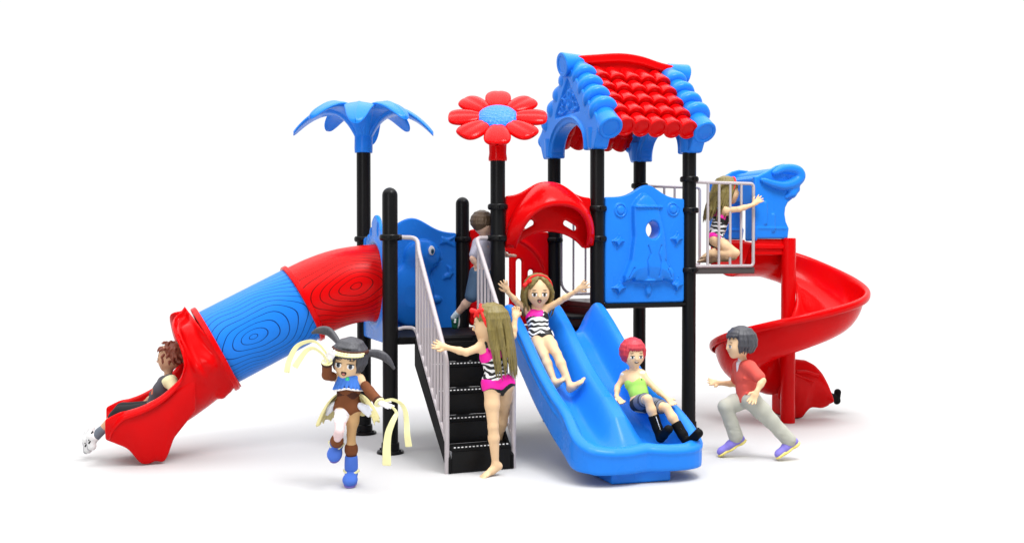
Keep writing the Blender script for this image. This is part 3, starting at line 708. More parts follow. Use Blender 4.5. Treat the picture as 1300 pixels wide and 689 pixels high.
# gable ends
GP = [(-.10, 2.315), (-.115, 2.36), (-.175, 2.40), (-.185, 2.45), (-.13, 2.53), (RYc-.05, 3.02), (RYc+.05, 3.02), (2*RYc+.13, 2.53), (2*RYc+.185, 2.45), (2*RYc+.175, 2.40), (2*RYc+.115, 2.36), (2*RYc+.10, 2.315)]
GP = [(-.065, 2.335), (-.11, 2.42), (-.13, 2.47), (-.09, 2.54), (RYc-.03, 2.985), (RYc+.03, 2.985), (2*RYc+.09, 2.54), (2*RYc+.13, 2.47), (2*RYc+.11, 2.42), (2*RYc+.065, 2.335)]
def gb_out(A, Z): return poly2(A, Z, GP)-.035
def gb_hole(A, Z): return smin(ell2(A, Z, (RYc, 2.32), .325, .235), smax(np.abs(A-RYc)-.325, Z-2.33, .02), .02)
def gb_rel(A, Z):
    a = np.abs(A-RYc); r = -bump(poly2(a+0*Z, Z+0*a, [(-.3, 2.63), (.235, 2.63), (.235, 2.66), (.0, 2.93), (-.3, 2.93)]), .026, .003)
    r = r+bump(np.abs(ell2(a, Z, (0, 2.33), .36, .275))-.008, .022, .003)
    r = r+bump(ell2(a, Z, (.0, 2.755), .042, .085), .026, .003)-bump(ell2(a, Z, (.018, 2.785), .010, .022), .02, .002)-bump(ell2(a, Z, (.018, 2.735), .010, .020), .02, .002)
    for t0 in (0, 1):
        cx, cz, rr = (.105, 2.745, .026) if t0 == 0 else (.145, 2.69, .024)
        r = r+bump(np.abs(np.sqrt((a-cx)**2+(Z-cz)**2)-rr)-.007, .026, .003)
    r = r+bump(line2(a, Z, [(.055, 2.665), (.10, 2.652), (.155, 2.652), (.20, 2.672)], .009), .024, .003)+bump(line2(a, Z, [(.075, 2.80), (.12, 2.775)], .008), .02, .003)
    return r
for x in (2*L-.01, 3*L+.01):
    panel('gable_end', BLUE, roof, 'x', x, gb_out, [gb_hole], gb_rel, .062, (-.20, 2.30), (1.05, 3.06), .0052)
for x, y in ((2*L, 0), (2*L, L), (3*L, 0), (3*L, L)):
    MB().lathe([(.060, 2.305), (.078, 2.308), (.082, 2.33), (.085, 2.42), (.09, 2.47)], Matrix.Translation((x, y, 0)), 32).build('post_sleeve', BLUE, roof)
# ================================================================== CHILDREN
def V3(p): return np.array(p, float)
def un(v): v = V3(v); return v/np.linalg.norm(v)
def lerp(a, b, t): return V3(a)*(1-t)+V3(b)*t
FWn = V3(FW); RTn = V3(RT); UPn = np.array([0, 0, 1.])
def view(r=0, f=0, u=0): return un(RTn*r+FWn*f+UPn*u)        # direction: r right, f away, u up
def sdf_at(B, p):
    d = 9.
    for q in B.P: d = float(smin(d, SD.dist(q, p[0], p[1], p[2]), q[5]))
    return d
def surf(B, p, dirn, start=.2):
    """first hit on the body marching from outside towards p"""
    q = V3(p)+V3(dirn)*start
    for _ in range(60):
        d = sdf_at(B, q)
        if d < .0008: break
        q = q-V3(dirn)*max(d*.7, .0006)
    return q
def hand(B, wr, tip, nrm, s=1., curl=.0, spread=.5, thumb=1, k=.006):
    """palm with five separate fingers. nrm: palm normal; thumb: +1/-1 side"""
    wr, tip = V3(wr), V3(tip); d = un(tip-wr); Ln = np.linalg.norm(tip-wr); n = V3(nrm); n = un(n-d*(n@d)); w = np.cross(n, d)*thumb
    pc = wr+d*Ln*.34
    B.ell(pc, (d, w, n), (Ln*.30, .026*s, .0125*s), .012)
    B.cone(wr, pc, .016*s, .014*s, .012)
    for i, (off, ln, an) in enumerate(((.75, .86, .30), (.27, 1.0, .10), (-.24, .95, -.10), (-.70, .78, -.30))):
        b = pc+d*Ln*.18+w*off*.024*s; dd = un(d+w*an*spread)
        f1 = b+dd*Ln*.30*ln; d2 = un(dd-n*curl); f2 = f1+d2*Ln*.24*ln; d3 = un(d2-n*curl*1.4); 
        B.cone(b, f1, .0080*s, .0074*s, k); B.cone(f1, f2, .0074*s, .0062*s, .004)
        if curl > .2: B.cone(f2, f2+d3*Ln*.12*ln, .0066*s, .0056*s, .004)
    t0 = pc-d*Ln*.12+w*.020*s; t1 = t0+un(w*.9+d*.8-n*.3)*Ln*.24; t2 = t1+un(w*.35+d-n*curl)*Ln*.20
    B.cone(t0, t1, .010*s, .0082*s, k); B.cone(t1, t2, .0082*s, .0064*s, .004)
def foot(B, an, toe, s=1., up=None, bare=True, side=0):
    an, toe = V3(an), V3(toe); d = un(toe-an)
    u = V3(up) if up is not None else UPn
    u = un(u-d*(u@d)); w = np.cross(d, u); Ln = np.linalg.norm(toe-an)
    if not bare: s = s*.66; Ln = Ln*.62; toe = an+d*Ln
    B.cone(an, an-u*.012*s-d*.012, .026*s, .025*s, .02)
    heel = an-u*.020*s-d*.018
    ball = an-u*.018*s+d*Ln*.72
    B.cone(heel, lerp(heel, ball, .5), .024*s, .024*s, .015); B.cone(lerp(heel, ball, .4)+u*.004, ball, .025*s, .018*s, .015)
    B.ell(ball, (d, w, u), (.035*s, .034*s, .015*s), .012)
    if bare:
        for i, o in enumerate((-1, -.45, .05, .55, 1)):
            r = (.0125, .0095, .009, .0085, .0078)[i]*s; b = ball+w*o*.026*s+d*(.026-.004*i)*s; B.cone(b, b+d*.016*s, r, r*.85, .005)
def head(B, c, f, S, u=None, nose=1.):
    f = un(f); u = UPn if u is None else V3(u); u = un(u-f*(u@f)); r = np.cross(f, u)
    c = V3(c); R = (r, f, u)
    B.ell(c+u*.08*S-f*.02*S, R, (.385*S, .44*S, .42*S), .02)
    B.ell(c-u*.17*S+f*.09*S, R, (.29*S, .30*S, .27*S), .05)
    B.cone(c-u*.34*S+f*.20*S, c-u*.40*S+f*.24*S, .085*S, .055*S, .05)
    for sg in (-1, 1): B.ell(c-u*.16*S+f*.22*S+r*sg*.15*S, R, (.12*S, .12*S, .11*S), .03)
    nb = c+f*.405*S-u*.04*S; nt_ = c+f*(.47*S)-u*.15*S*nose
    B.cone(nb, nt_, .022*S, .036*S, .018)
    for sg in (-1, 1):
        e = c+r*sg*.385*S-u*.06*S-f*.02*S
        B.ell(e, (un(r*sg*.4+f*.6), un(r*sg-f*.5), u), (.065*S, .03*S, .10*S), .008)
    return (c, f, u, r)
EYEW = mat('eye_white_gloss', (.85, .85, .85), .2); LIP = mat('lip_tint', (.55, .16, .13), .4); MOUTHM = mat('mouth_dark', (.03, .004, .004), .5); BROWN = mat('brow_brown', (.10, .05, .025), .6)
def blob(name, c, R, rad, m, parent, og, n=14):
    b = MB(); M = Matrix([list(np.array([R[j][i] for j in range(3)])) for i in range(3)]).to_4x4()
    M = Matrix.Translation(Vector(V3(c)-V3(og))) @ M @ Matrix.Diagonal((*rad, 1))
    b.lathe([(max(.02, math.cos(a)), math.sin(a)) for a in np.linspace(-1.5, 1.5, 9)], M, n); return b.build(name, m, parent, auto=0)
def face(o, B, H, S, og, iris=(.05, .035, .02), eye=1., mouth='smile', brow=BROWN, sides=(-1, 1)):
    c, f, u, r = H
    im = mat('iris', iris, .15); pm = mat('pupil', (.004, .004, .004), .15)
    for sg in sides:
        p = surf(B, c+r*sg*.165*S-u*.075*S, f); R = (r, u, f)
        dn = un(f+r*sg*.22); R = (un(r-dn*(r@dn)), u, dn)
        e = blob('eye', p+dn*.0005, R, (.082*S*eye, .060*S*eye, .012*S), EYEW, o, og)
        blob('iris', p+dn*.011*S, R, (.044*S*eye, .052*S*eye, .006*S), im, e, og)
        blob('pupil', p+dn*.0155*S, R, (.024*S*eye, .032*S*eye, .004*S), pm, e, og)
        blob('lash', p+dn*.009*S+u*.050*S*eye, R, (.092*S*eye, .014*S, .010*S), pm, e, og)
        blob('eyebrow', surf(B, c+r*sg*.17*S+u*.075*S, f)+dn*.001, R, (.085*S, .012*S, .012*S), brow, o, og)
    p = surf(B, c-u*.27*S, f); R = (r, u, f)
    if mouth == 'open':
        mo = blob('mouth', p, R, (.075*S, .085*S, .012*S), MOUTHM, o, og); blob('tongue', p+f*.006*S-u*.03*S, R, (.045*S, .03*S, .010*S), LIP, mo, og)
    elif mouth == 'laugh': mo = blob('mouth', p, R, (.085*S, .035*S, .012*S), MOUTHM, o, og); blob('teeth', p+f*.006*S+u*.012*S, R, (.06*S, .012*S, .008*S), EYEW, mo, og)
    else: blob('mouth', p, R, (.065*S, .016*S, .010*S), LIP, o, og)
def body(J, r=1., S=.2, f=(0, -1, 0), u=None, hands=None, bare=True, girl=True, skinr=1.):
    """one continuous figure: J holds joints in metres"""
    B = SD(); k = .022
    ns = lerp(J['sl'], J['sr'], .5); hp_ = lerp(J['hl'], J['hr'], .5); ch = lerp(ns, hp_, .28); ws = lerp(ns, hp_, .62)
    sw = np.linalg.norm(V3(J['sl'])-V3(J['sr']))
    B.cone(lerp(J['sl'], J['sr'], .22), lerp(J['sl'], J['sr'], .78), .046*r, .046*r, .02)
    lat = un(V3(J['sr'])-V3(J['sl'])); lat2 = un(V3(J['hr'])-V3(J['hl'])+lat*.02)
    B.cone(ch-lat*.030*r, ch+lat*.030*r, .056*r, .056*r, .035)
    B.cone(lerp(ns, ch, .3), ch, .05*r, .056*r, .03)
    B.cone(ws-lat*.018*r, ws+lat*.018*r, .048*r, .048*r, .04)
    B.cone(ch, ws, .056*r, .05*r, .04)
    B.cone(lerp(J['hl'], J['hr'], .12), lerp(J['hl'], J['hr'], .88), .056*r, .056*r, .035)
    B.cone(ws, hp_, .05*r, .06*r, .04)
    H = head(B, J['head'], f, S, u)
    B.cone(lerp(ns, J['head'], -.05), lerp(ns, J['head'], .75), .026*r, .026*r, .02)
    for a in 'lr':
        sh, el, wr = J['s'+a], J['e'+a], J['w'+a]
        B.cone(sh, sh, .034*r, .034*r, .025); B.cone(sh, el, .030*r, .0235*r, k); B.cone(el, lerp(el, wr, .35), .0235*r, .0235*r, .012); B.cone(lerp(el, wr, .35), wr, .0235*r, .0155*r, .012)
        if 'f'+a in J:
            hd_ = (hands or {}).get(a, {}); hand(B, wr, J['f'+a], hd_.get('n', (0, 0, -1)), r*hd_.get('s', 1.), hd_.get('curl', .15), hd_.get('spread', .6), hd_.get('thumb', 1))
        h_, kn, an, to = J['h'+a], J['k'+a], J['a'+a], J['t'+a]
        B.cone(h_, h_, .058*r, .058*r, .03); B.cone(h_, lerp(h_, kn, .5), .056*r, .048*r, .025); B.cone(lerp(h_, kn, .5), kn, .048*r, .034*r, .02)
        back = J.get('b'+a, None)
        B.cone(kn, lerp(kn, an, .3), .034*r, .036*r, .012); B.cone(lerp(kn, an, .3), an, .036*r, .021*r, .015)
        foot(B, an, to, r, J.get('u'+a), bare)
    return B, H
def person(B, skin, label, base, group=None, h=.005, rule=None, mats=None):
    o = B.mesh('person', mats or skin, None, h, origin=base, rule=rule); o.location = base
    tag(o, label, 'person', group); return o
def cloth(o, P, name, m, base, cuts=(), h=.005, rule=None, sub=None, parent=None):
    return P.mesh(name, m, parent or o, h, cuts=cuts, origin=base, rule=rule, sub=sub)
def hairdo(o, H, S, m, base, kind, seed=0, length=.3, down=(0, 0, -1), cutlist=(), name='hair', cover=1.05, h=.005, n=46, face_ang=62, fringe=9):
    c, f, u, r = H; A = SD(); rnd = random.Random(seed); dn = un(down)
    R = (r, f, u); cc = c+u*.09*S-f*.05*S
    rad = np.array((.385*S, .44*S, .43*S))*cover+.006
    # skull cap as overlapping locks fanned from the crown
    crown = cc+u*rad[2]*.96-f*.05*S
    cap = SD(); A.ell(cc-f*.06*S+u*.035*S, R, rad*np.array((.99, .90, .97)), .01)
    def on(az, el, lift=1.):      # az 0 = front, 180 = back ; el 90 = top
        a, e = math.radians(az), math.radians(el)
        return cc+(r*math.sin(a)*math.cos(e)*rad[0]+f*math.cos(a)*math.cos(e)*rad[1]+u*math.sin(e)*rad[2])*lift
    for i in range(n):
        az = -180+360*(i+.5)/n+rnd.uniform(-3, 3); fr = abs(az) < face_ang; lf = rnd.uniform(.985, 1.035)
        if kind == 'spiky':
            for el in (62, 30, 0, -22):
                if fr and el < 30: continue
                if i % 2 and el in (62,): continue
                a = on(az+rnd.uniform(-7, 7), el+rnd.uniform(-6, 6), .97); out = un(a-cc); t = un(out*.7+dn*.5+r*rnd.uniform(-.6, .6)+f*rnd.uniform(-.4, .4)*1)
                A.path([a, a+t*.09*S, a+un(t+dn*.6)*.20*S], [.055*S, .042*S, .008*S], .006)
            continue
        els = [78, 52, 28, 8]
        pts = [on(az+(e-40)*.12*math.sin(i*2.3), e, lf) for e in els]; q = pts[-1]
        if fr:
            if kind in ('bob', 'crop'): pts = [on(az*.97, e, 1.01) for e in (80, 56, 36, 20, fringe+rnd.uniform(-3, 3))]; rr = [.05*S, .06*S, .06*S, .05*S, .02*S]
            elif kind == 'boy': pts = [on(az*.95, e, 1.01) for e in (80, 56, 38, 24, 12+rnd.uniform(-8, 8))]; rr = [.05*S, .065*S, .06*S, .05*S, .012*S]
            else:      # long: parted fringe sweeping to the sides
                sw_ = az*(1.0)+(34 if az > -12 else -30); pts = [on(az*.5+4, 80), on(az*.8+(8 if az > -12 else -8), 58), on(az+(20 if az > -12 else -16), 40), on(sw_, 20), on(sw_+(12 if az > -12 else -12), 2)]; rr = [.05*S, .06*S, .055*S, .045*S, .02*S]
        else:
            ln = length*rnd.uniform(.86, 1.05)
            if kind == 'bob': pts += [on(az, -14, 1.02), on(az, -38, 1.05), on(az, -56+rnd.uniform(-4, 4), 1.06)]; rr = [.05*S, .065*S, .07*S, .07*S, .07*S, .055*S, .02*S]
            elif kind == 'crop': pts += [on(az, -10, 1.01), on(az, -24, .99)]; rr = [.05*S, .06*S, .06*S, .055*S, .04*S, .012*S]
            elif kind == 'boy': pts += [on(az, -14, 1.04), on(az, -36+rnd.uniform(-6, 6), 1.04), on(az, -52+rnd.uniform(-8, 8), 1.08)]; rr = [.05*S, .07*S, .07*S, .07*S, .06*S, .045*S, .01*S]
            else:
                outw = un(q-cc); outw = outw-dn*(outw@dn); k_ = 6
                w1, w2 = rnd.uniform(-.02, .02), rnd.uniform(-.03, .03)
                for t in range(1, k_+1):
                    z = ln*t/k_; sp_ = .10*S*math.sin(min(1, t/k_*1.1)*PI*.5)-.10*S*(t/k_)**2
                    pts.append(q+dn*z+outw*sp_+r*(w1*math.sin(t*1.1)+w2*(t/k_)**2)-f*.02*S*t/k_)
                rr = [.05*S, .065*S, .07*S, .07*S]+[.066*S*(1-.14*t) for t in range(k_-1)]+[.008*S]
        A.path(pts, rr, .0045)
    sub = SD().ell(c+f*.42*S-u*.17*S, R, (.30*S, .36*S, .27*S), 0) if kind not in ('none',) else None
    return A.mesh(name, m, o, h, origin=base, cuts=cutlist, sub=sub)
def hairmat(name, col, s=150):
    m = mat(name, col, .45, .35); t = m.node_tree; co = t.nodes.new('ShaderNodeTexCoord'); mp = t.nodes.new('ShaderNodeMapping'); mp.inputs['Scale'].default_value = (s, s, s*.06)
    n = t.nodes.new('ShaderNodeTexNoise'); n.inputs['Scale'].default_value = 1.; n.inputs['Detail'].default_value = 2
    t.links.new(co.outputs['Object'], mp.inputs[0]); t.links.new(mp.outputs[0], n.inputs['Vector'])
    mx = t.nodes.new('ShaderNodeMix'); mx.data_type = 'RGBA'; mx.inputs[6].default_value = tuple(v*.45 for v in col)+(1,); mx.inputs[7].default_value = tuple(min(1, v*1.4) for v in col)+(1,)
    t.links.new(n.outputs['Fac'], mx.inputs[0]); t.links.new(mx.outputs[2], bsdf(m).inputs['Base Color'])
    bp = t.nodes.new('ShaderNodeBump'); bp.inputs['Strength'].default_value = .5; bp.inputs['Distance'].default_value = .004; t.links.new(n.outputs['Fac'], bp.inputs['Height']); t.links.new(bp.outputs[0], bsdf(m).inputs['Normal'])
    return m
OLIVE = hairmat('olive_hair', (.20, .155, .045)); GREYH = hairmat('grey_hair', (.062, .062, .072)); REDH = hairmat('crimson_hair', (.55, .04, .06)); AUB = hairmat('auburn_hair', (.22, .055, .03)); BRH = hairmat('brown_hair', (.09, .055, .032))
def clothmat(name, col, rough=.75): return vary(mat(name, col, rough, .2), 14, .12, .15, 500)
# swimsuit: black and white swirl with magenta blocks
SWB = mat('swimsuit_swirl', (.8, .8, .8), .5, .3); t = SWB.node_tree
co = t.nodes.new('ShaderNodeTexCoord'); wv = t.nodes.new('ShaderNodeTexWave'); wv.wave_type = 'RINGS'; wv.inputs['Scale'].default_value = 10.; wv.inputs['Distortion'].default_value = 8.; wv.inputs['Detail'].default_value = 1.; wv.inputs['Detail Scale'].default_value = 1.2
rp2 = t.nodes.new('ShaderNodeValToRGB'); rp2.color_ramp.interpolation = 'CONSTANT'; rp2.color_ramp.elements[0].color = (.012, .012, .012, 1); rp2.color_ramp.elements[1].position = .52; rp2.color_ramp.elements[1].color = (.8, .8, .8, 1)
t.links.new(co.outputs['Object'], wv.inputs['Vector']); t.links.new(wv.outputs['Fac'], rp2.inputs[0]); t.links.new(rp2.outputs[0], bsdf(SWB).inputs['Base Color'])
MAG = mat('swimsuit_magenta', (.85, .012, .36), .5, .3); SWK = mat('swimsuit_black', (.012, .012, .012), .5, .3); REDB = mat('red_ribbon', (.75, .012, .012), .45, .3)
def swimsuit(o, J, base, r=1., front=(0, -1, 0), low=.0):
    P = SD(); e = .0045; ns = lerp(J['sl'], J['sr'], .5); hp_ = lerp(J['hl'], J['hr'], .5); ch = lerp(ns, hp_, .28); ws = lerp(ns, hp_, .62)
    lat = un(V3(J['sr'])-V3(J['sl'])); up_ = un(ns-hp_); fr = un(V3(front)-up_*(V3(front)@up_))
    P.cone(lerp(ns, ch, .35), ch, .050*r+e, .056*r+e, .03); P.cone(ch-lat*.030*r, ch+lat*.030*r, .056*r+e, .056*r+e, .035)
    P.cone(ws-lat*.018*r, ws+lat*.018*r, .048*r+e, .048*r+e, .04); P.cone(ch, ws, .056*r+e, .05*r+e, .04)
    P.cone(lerp(J['hl'], J['hr'], .12), lerp(J['hl'], J['hr'], .88), .056*r+e, .056*r+e, .035); P.cone(ws, hp_, .05*r+e, .06*r+e, .04)
    for a in 'lr': P.cone(J['h'+a], J['h'+a], .058*r+e, .058*r+e, .03); P.cone(J['h'+a], lerp(J['h'+a], J['k'+a], .10), .056*r+e, .056*r+e, .025)
    for q in (.20, .80):
        p = lerp(J['sl'], J['sr'], q); 
        for s_ in (-1, 1): P.path([p+fr*s_*.0+up_*.047*r, p+fr*s_*.040*r+up_*.02*r, p+fr*s_*.052*r-up_*.035*r], [.010]*3, .004)
    sub = SD()
    for a in 'lr':
        out = un(V3(J['h'+a])-hp_); kn = V3(J['k'+a]); q = V3(J['h'+a])+un(kn-V3(J['h'+a]))*.085*r+out*.02
        sub.cone(q-fr*.10, q+fr*.10, .045*r, .045*r, 0)
    def rule(c):
        t_ = (c-hp_)@up_/np.linalg.norm(ns-hp_); s_ = (c-hp_)@lat; w = np.sin(c[:, 0]*40+c[:, 2]*23)*.05
        mi = np.zeros(len(c), int); mi[(t_+w > .66) & (s_ < .03)] = 1; mi[(t_ > .55) & (s_ > .035)] = 2
        bk = (c-hp_)@fr < .0
        mi[(t_+w < .16) & bk] = 1; mi[(t_+w < -.10)] = 2; mi[(t_+w > .66) & bk & (s_ > -.055)] = 1; mi[(t_ > .98)] = 2
        return mi
    return cloth(o, P, 'swimsuit', [SWB, MAG, SWK], base, rule=rule, sub=sub)
def bow(o, c, r, u, f, base, s=1.):
    P = SD(); c = V3(c)
    for sg in (-1, 1):
        P.path([c, c+r*sg*.014*s+u*.008*s, c+r*sg*.028*s+u*.010*s], [.007*s, .012*s, .015*s], .006); P.path([c, c+r*sg*.008*s-u*.012*s, c+r*sg*.012*s-u*.024*s], [.005*s, .008*s, .009*s], .004)
    P.cone(c, c+f*.004, .011*s, .011*s, .004)
    return P.mesh('hair_bow', REDB, o, .004, origin=base)
def band(o, H, S, base, m=REDB, tilt=10, cover=1.04, name='headband', w=.022):
    c, f, u, r = H; cc = c+u*.09*S-f*.05*S; rad = np.array((.385*S, .44*S, .43*S))*cover+.012; pts = []
    ax = un(u*math.cos(math.radians(tilt))+f*math.sin(math.radians(tilt)))
    for a in np.linspace(-105, 105, 22):
        a = math.radians(a); p = r*math.sin(a)*rad[0]*1.0+ax*math.cos(a)*rad[2]; pts.append(cc+p+f*.10*S)
    P = SD(); P.path(pts, [w*S*1.9]*22, .004)
    return P.mesh(name, m, o, .005, origin=base)

# ---------------------------------------------------------------- girl climbing the stairs
def girl_climb():
    J = dict(head=(0.442, -0.917, 1.003), sl=(0.378, -0.938, 0.854), sr=(0.519, -0.907, 0.857), el=(0.266, -0.959, 0.823), wl=(0.172, -0.846, 0.848), fl=(0.106, -0.777, 0.865),
      er=(0.625, -0.883, 0.916), wr=(0.655, -0.85, 1.031), fr=(0.672, -0.823, 1.099), hl=(0.443, -0.958, 0.612), hr=(0.544, -0.944, 0.6), kl=(0.441, -0.994, 0.329), al=(0.461, -0.986, 0.069), tl=(0.343, -1.005, 0.009),
      kr=(0.627, -0.712, 0.365), ar=(0.615, -0.636, 0.144), tr=(0.517, -0.663, 0.122))
    base = (0.451, -0.983, -0.004); S_ = .232; f = view(-1, .12, -.02)
    J['hl'] = J['hl']; B, H = body(J, 1.02, S_, f, hands={'l': dict(n=view(0, .8, -.4), curl=.25, thumb=-1, spread=.9), 'r': dict(n=(0, 0, -1), curl=.6)})
    o = person(B, SKIN, 'girl with long olive hair climbing the black steps, seen from behind', base)
    swimsuit(o, J, base, 1.02, front=view(-.3, 1, 0))
    hr_ = hairdo(o, H, S_, OLIVE, base, 'long', 3, .40, down=view(.13, 0, -1), n=54, face_ang=84); face(o, B, H, S_, base)
    band(hr_, H, S_, base, tilt=22); c, ff, u, r = H; bow(hr_, c+u*.36*S_+ff*.30*S_-r*.34*S_, ff, u, -r, base, 1.15)
girl_climb()
# ---------------------------------------------------------------- girl on the slide, arms up
def girl_slide():
    J = dict(head=(1.047, -0.324, 1.19), sl=(0.996, -0.264, 1.04), sr=(1.092, -0.323, 1.048), el=(0.901, -0.279, 1.108), wl=(0.814, -0.308, 1.186), fl=(0.762, -0.329, 1.269),
      er=(1.187, -0.413, 1.121), wr=(1.272, -0.52, 1.199), fr=(1.331, -0.584, 1.258), hl=(1.005, -0.378, 0.86), hr=(1.062, -0.422, 0.862), kl=(0.993, -0.569, 0.733), al=(1.016, -0.7, 0.559), tl=(1.051, -0.745, 0.597),
      kr=(1.065, -0.63, 0.753), ar=(1.099, -0.787, 0.538), tr=(1.159, -0.841, 0.592), ul=view(0, -1, -.3), ur=view(0, -1, -.3))
    J['ul'] = view(-.5, .2, 1)*-1; J['ur'] = J['ul']; J['ul'] = view(-.6, -.2, .8); J['ur'] = view(-.6, -.2, .8)
    base = (1.035, -0.413, 0.786); S_ = .222; f = view(.10, -1, -.06)
    B, H = body(J, .95, S_, f, hands={'l': dict(n=view(0, -1, 0), curl=.05, spread=1.3, thumb=1), 'r': dict(n=view(0, -1, 0), curl=.05, spread=1.2, thumb=-1)})
    o = person(B, SKIN, 'girl in patterned swimsuit sliding down the blue slide with both arms raised', base)
    swimsuit(o, J, base, .95, front=view(0, -1, .1))
    hr_ = hairdo(o, H, S_, OLIVE, base, 'long', 5, .24, down=view(-.05, .25, -1), n=50, face_ang=62); face(o, B, H, S_, base, iris=(.10, .07, .02), eye=1.15, mouth='open')
    band(hr_, H, S_, base, tilt=20); c, ff, u, r = H; bow(hr_, c+u*.30*S_+ff*.22*S_+r*.40*S_, r*.6-u*.5, ff, r, base, 1.1)
girl_slide()
# ---------------------------------------------------------------- red-haired girl at the foot of the slide
def girl_red():
    J = dict(head=(1.512, -0.944, 0.766), sl=(1.466, -0.908, 0.608), sr=(1.555, -0.996, 0.625), el=(1.409, -0.909, 0.533), wl=(1.373, -0.96, 0.474), fl=(1.393, -1.022, 0.432),
      er=(1.607, -1.094, 0.535), wr=(1.643, -1.195, 0.475), fr=(1.662, -1.257, 0.44), hl=(1.504, -1.034, 0.428), hr=(1.541, -1.08, 0.427), kl=(1.453, -1.26, 0.494), al=(1.52, -1.312, 0.254), tl=(1.509, -1.435, 0.312),
      kr=(1.561, -1.325, 0.439), ar=(1.645, -1.448, 0.226), tr=(1.66, -1.56, 0.297))
    J['ul'] = view(-.7, -.1, .5); J['ur'] = view(-.7, -.1, .5)
    base = (1.504, -1.056, 0.376); S_ = .185; f = view(.22, -1, -.05)
    B, H = body(J, .86, S_, f, hands={'l': dict(n=view(0, .6, -.7), curl=.5, thumb=1), 'r': dict(n=view(0, .5, -.8), curl=.2, thumb=-1)}, bare=False)
    o = person(B, SKIN, 'girl with short crimson hair, green top and black boots sitting low on blue slide', base)
    ns = lerp(J['sl'], J['sr'], .5); hp_ = lerp(J['hl'], J['hr'], .5); up_ = un(ns-hp_); r = .86
    P = SD(); e = .006; ch = lerp(ns, hp_, .30); ws = lerp(ns, hp_, .62); lat = un(V3(J['sr'])-V3(J['sl']))
    P.cone(ch-lat*.032*r, ch+lat*.032*r, .056*r+e, .056*r+e, .03); P.cone(ch, ws, .057*r+e, .052*r+e, .03); P.cone(ws-lat*.018*r, ws+lat*.018*r, .05*r+e, .05*r+e, .03); P.cone(ws, lerp(ws, hp_, .75), .052*r+e, .060*r+e, .03)
    top = cloth(o, P, 'top', clothmat('lime_top', (.36, .68, .13)), base, cuts=[(ch+up_*.035, up_), (hp_+up_*.02, -up_)])
    st = SD(); fr_ = view(.2, -1, 0)
    for q in (.22, .78): p = lerp(J['sl'], J['sr'], q); st.path([ch+(p-ns)*.9+fr_*.058*r+up_*.03, p+fr_*.046*r+up_*.02*r, p+up_*.052*r, p-fr_*.05*r+up_*.01], [.0075]*4, .003)
    st.mesh('strap', clothmat('white_strap', (.75, .75, .72)), top, .004, origin=base)
    for q in (.22, .78): blob('strap_button', ch+(lerp(J['sl'], J['sr'], q)-ns)*.9+fr_*.064*r+up_*.032, (RTn, UPn, -FWn), (.008, .008, .005), SWK, top, base)
    P = SD(); P.cone(lerp(J['hl'], J['hr'], .1), lerp(J['hl'], J['hr'], .9), .058*r+e, .058*r+e, .03)
    gm = clothmat('grey_shorts', (.16, .17, .21)); cuts = []
    for a in 'lr': P.cone(J['h'+a], lerp(J['h'+a], J['k'+a], .45), .060*r+e, .054*r+e, .02)
    sh = cloth(o, P, 'shorts', clothmat('charcoal_shorts', (.035, .037, .042)), base, cuts=[(hp_+up_*.045, up_)])
    for a in 'lr':
        P = SD(); h_, k_ = V3(J['h'+a]), V3(J['k'+a]); P.cone(lerp(h_, k_, .35), lerp(h_, k_, .80), .056*r+e+.002, .046*r+e, .01); d = un(k_-h_)
        lg = cloth(sh, P, 'shorts_leg', gm, base, cuts=[(lerp(h_, k_, .82), d)])
        for q in (.66, .74):
            c_0 = lerp(h_, k_, q); P = SD(); P.cone(c_0-d*.003, c_0+d*.003, .054*r+e-.001, .053*r+e-.001, .004)
            cloth(lg, P, 'stripe', SWK, base, cuts=[(c_0+d*.005, d), (c_0-d*.005, -d)])
        P = SD(); an, to, kn = V3(J['a'+a]), V3(J['t'+a]), k_; sd = un(an-kn)
        P.cone(lerp(kn, an, .42), lerp(kn, an, .8), .038, .034, .01); P.cone(lerp(kn, an, .8), an, .034, .033, .01)
        d2 = un(to-an); P.cone(an+sd*.020, an+sd*.016+d2*.045, .030, .030, .015); P.cone(an+sd*.012+d2*.04, to+d2*.008, .030, .030, .012)
        P.ell(an+sd*.022-d2*.014, (d2, np.cross(d2, sd), sd), (.03, .027, .026), .01)
        bt = cloth(o, P, 'boot', mat('black_boot', (.004, .004, .004), .6, .1), base, cuts=[(lerp(kn, an, .45), -sd)])
        z = SD(); n_ = view(.35, -1, 0); z.path([lerp(kn, an, .47)+n_*.037, lerp(kn, an, .92)+n_*.034], [.0035, .0035], .002); z.mesh('boot_zip', EYEW, bt, .004, origin=base)
    for a, q in (('l', -1), ('r', 1)): blob('shoulder_patch', V3(J['s'+a])+up_*.012-FWn*.012, (RTn, UPn, -FWn), (.030, .020, .030), clothmat('white_lace', (.78, .76, .72)), top, base)
    hairdo(o, H, S_, REDH, base, 'bob', 8, .1, n=44, face_ang=50); face(o, B, H, S_, base, iris=(.05, .09, .05), mouth='laugh')
girl_red()
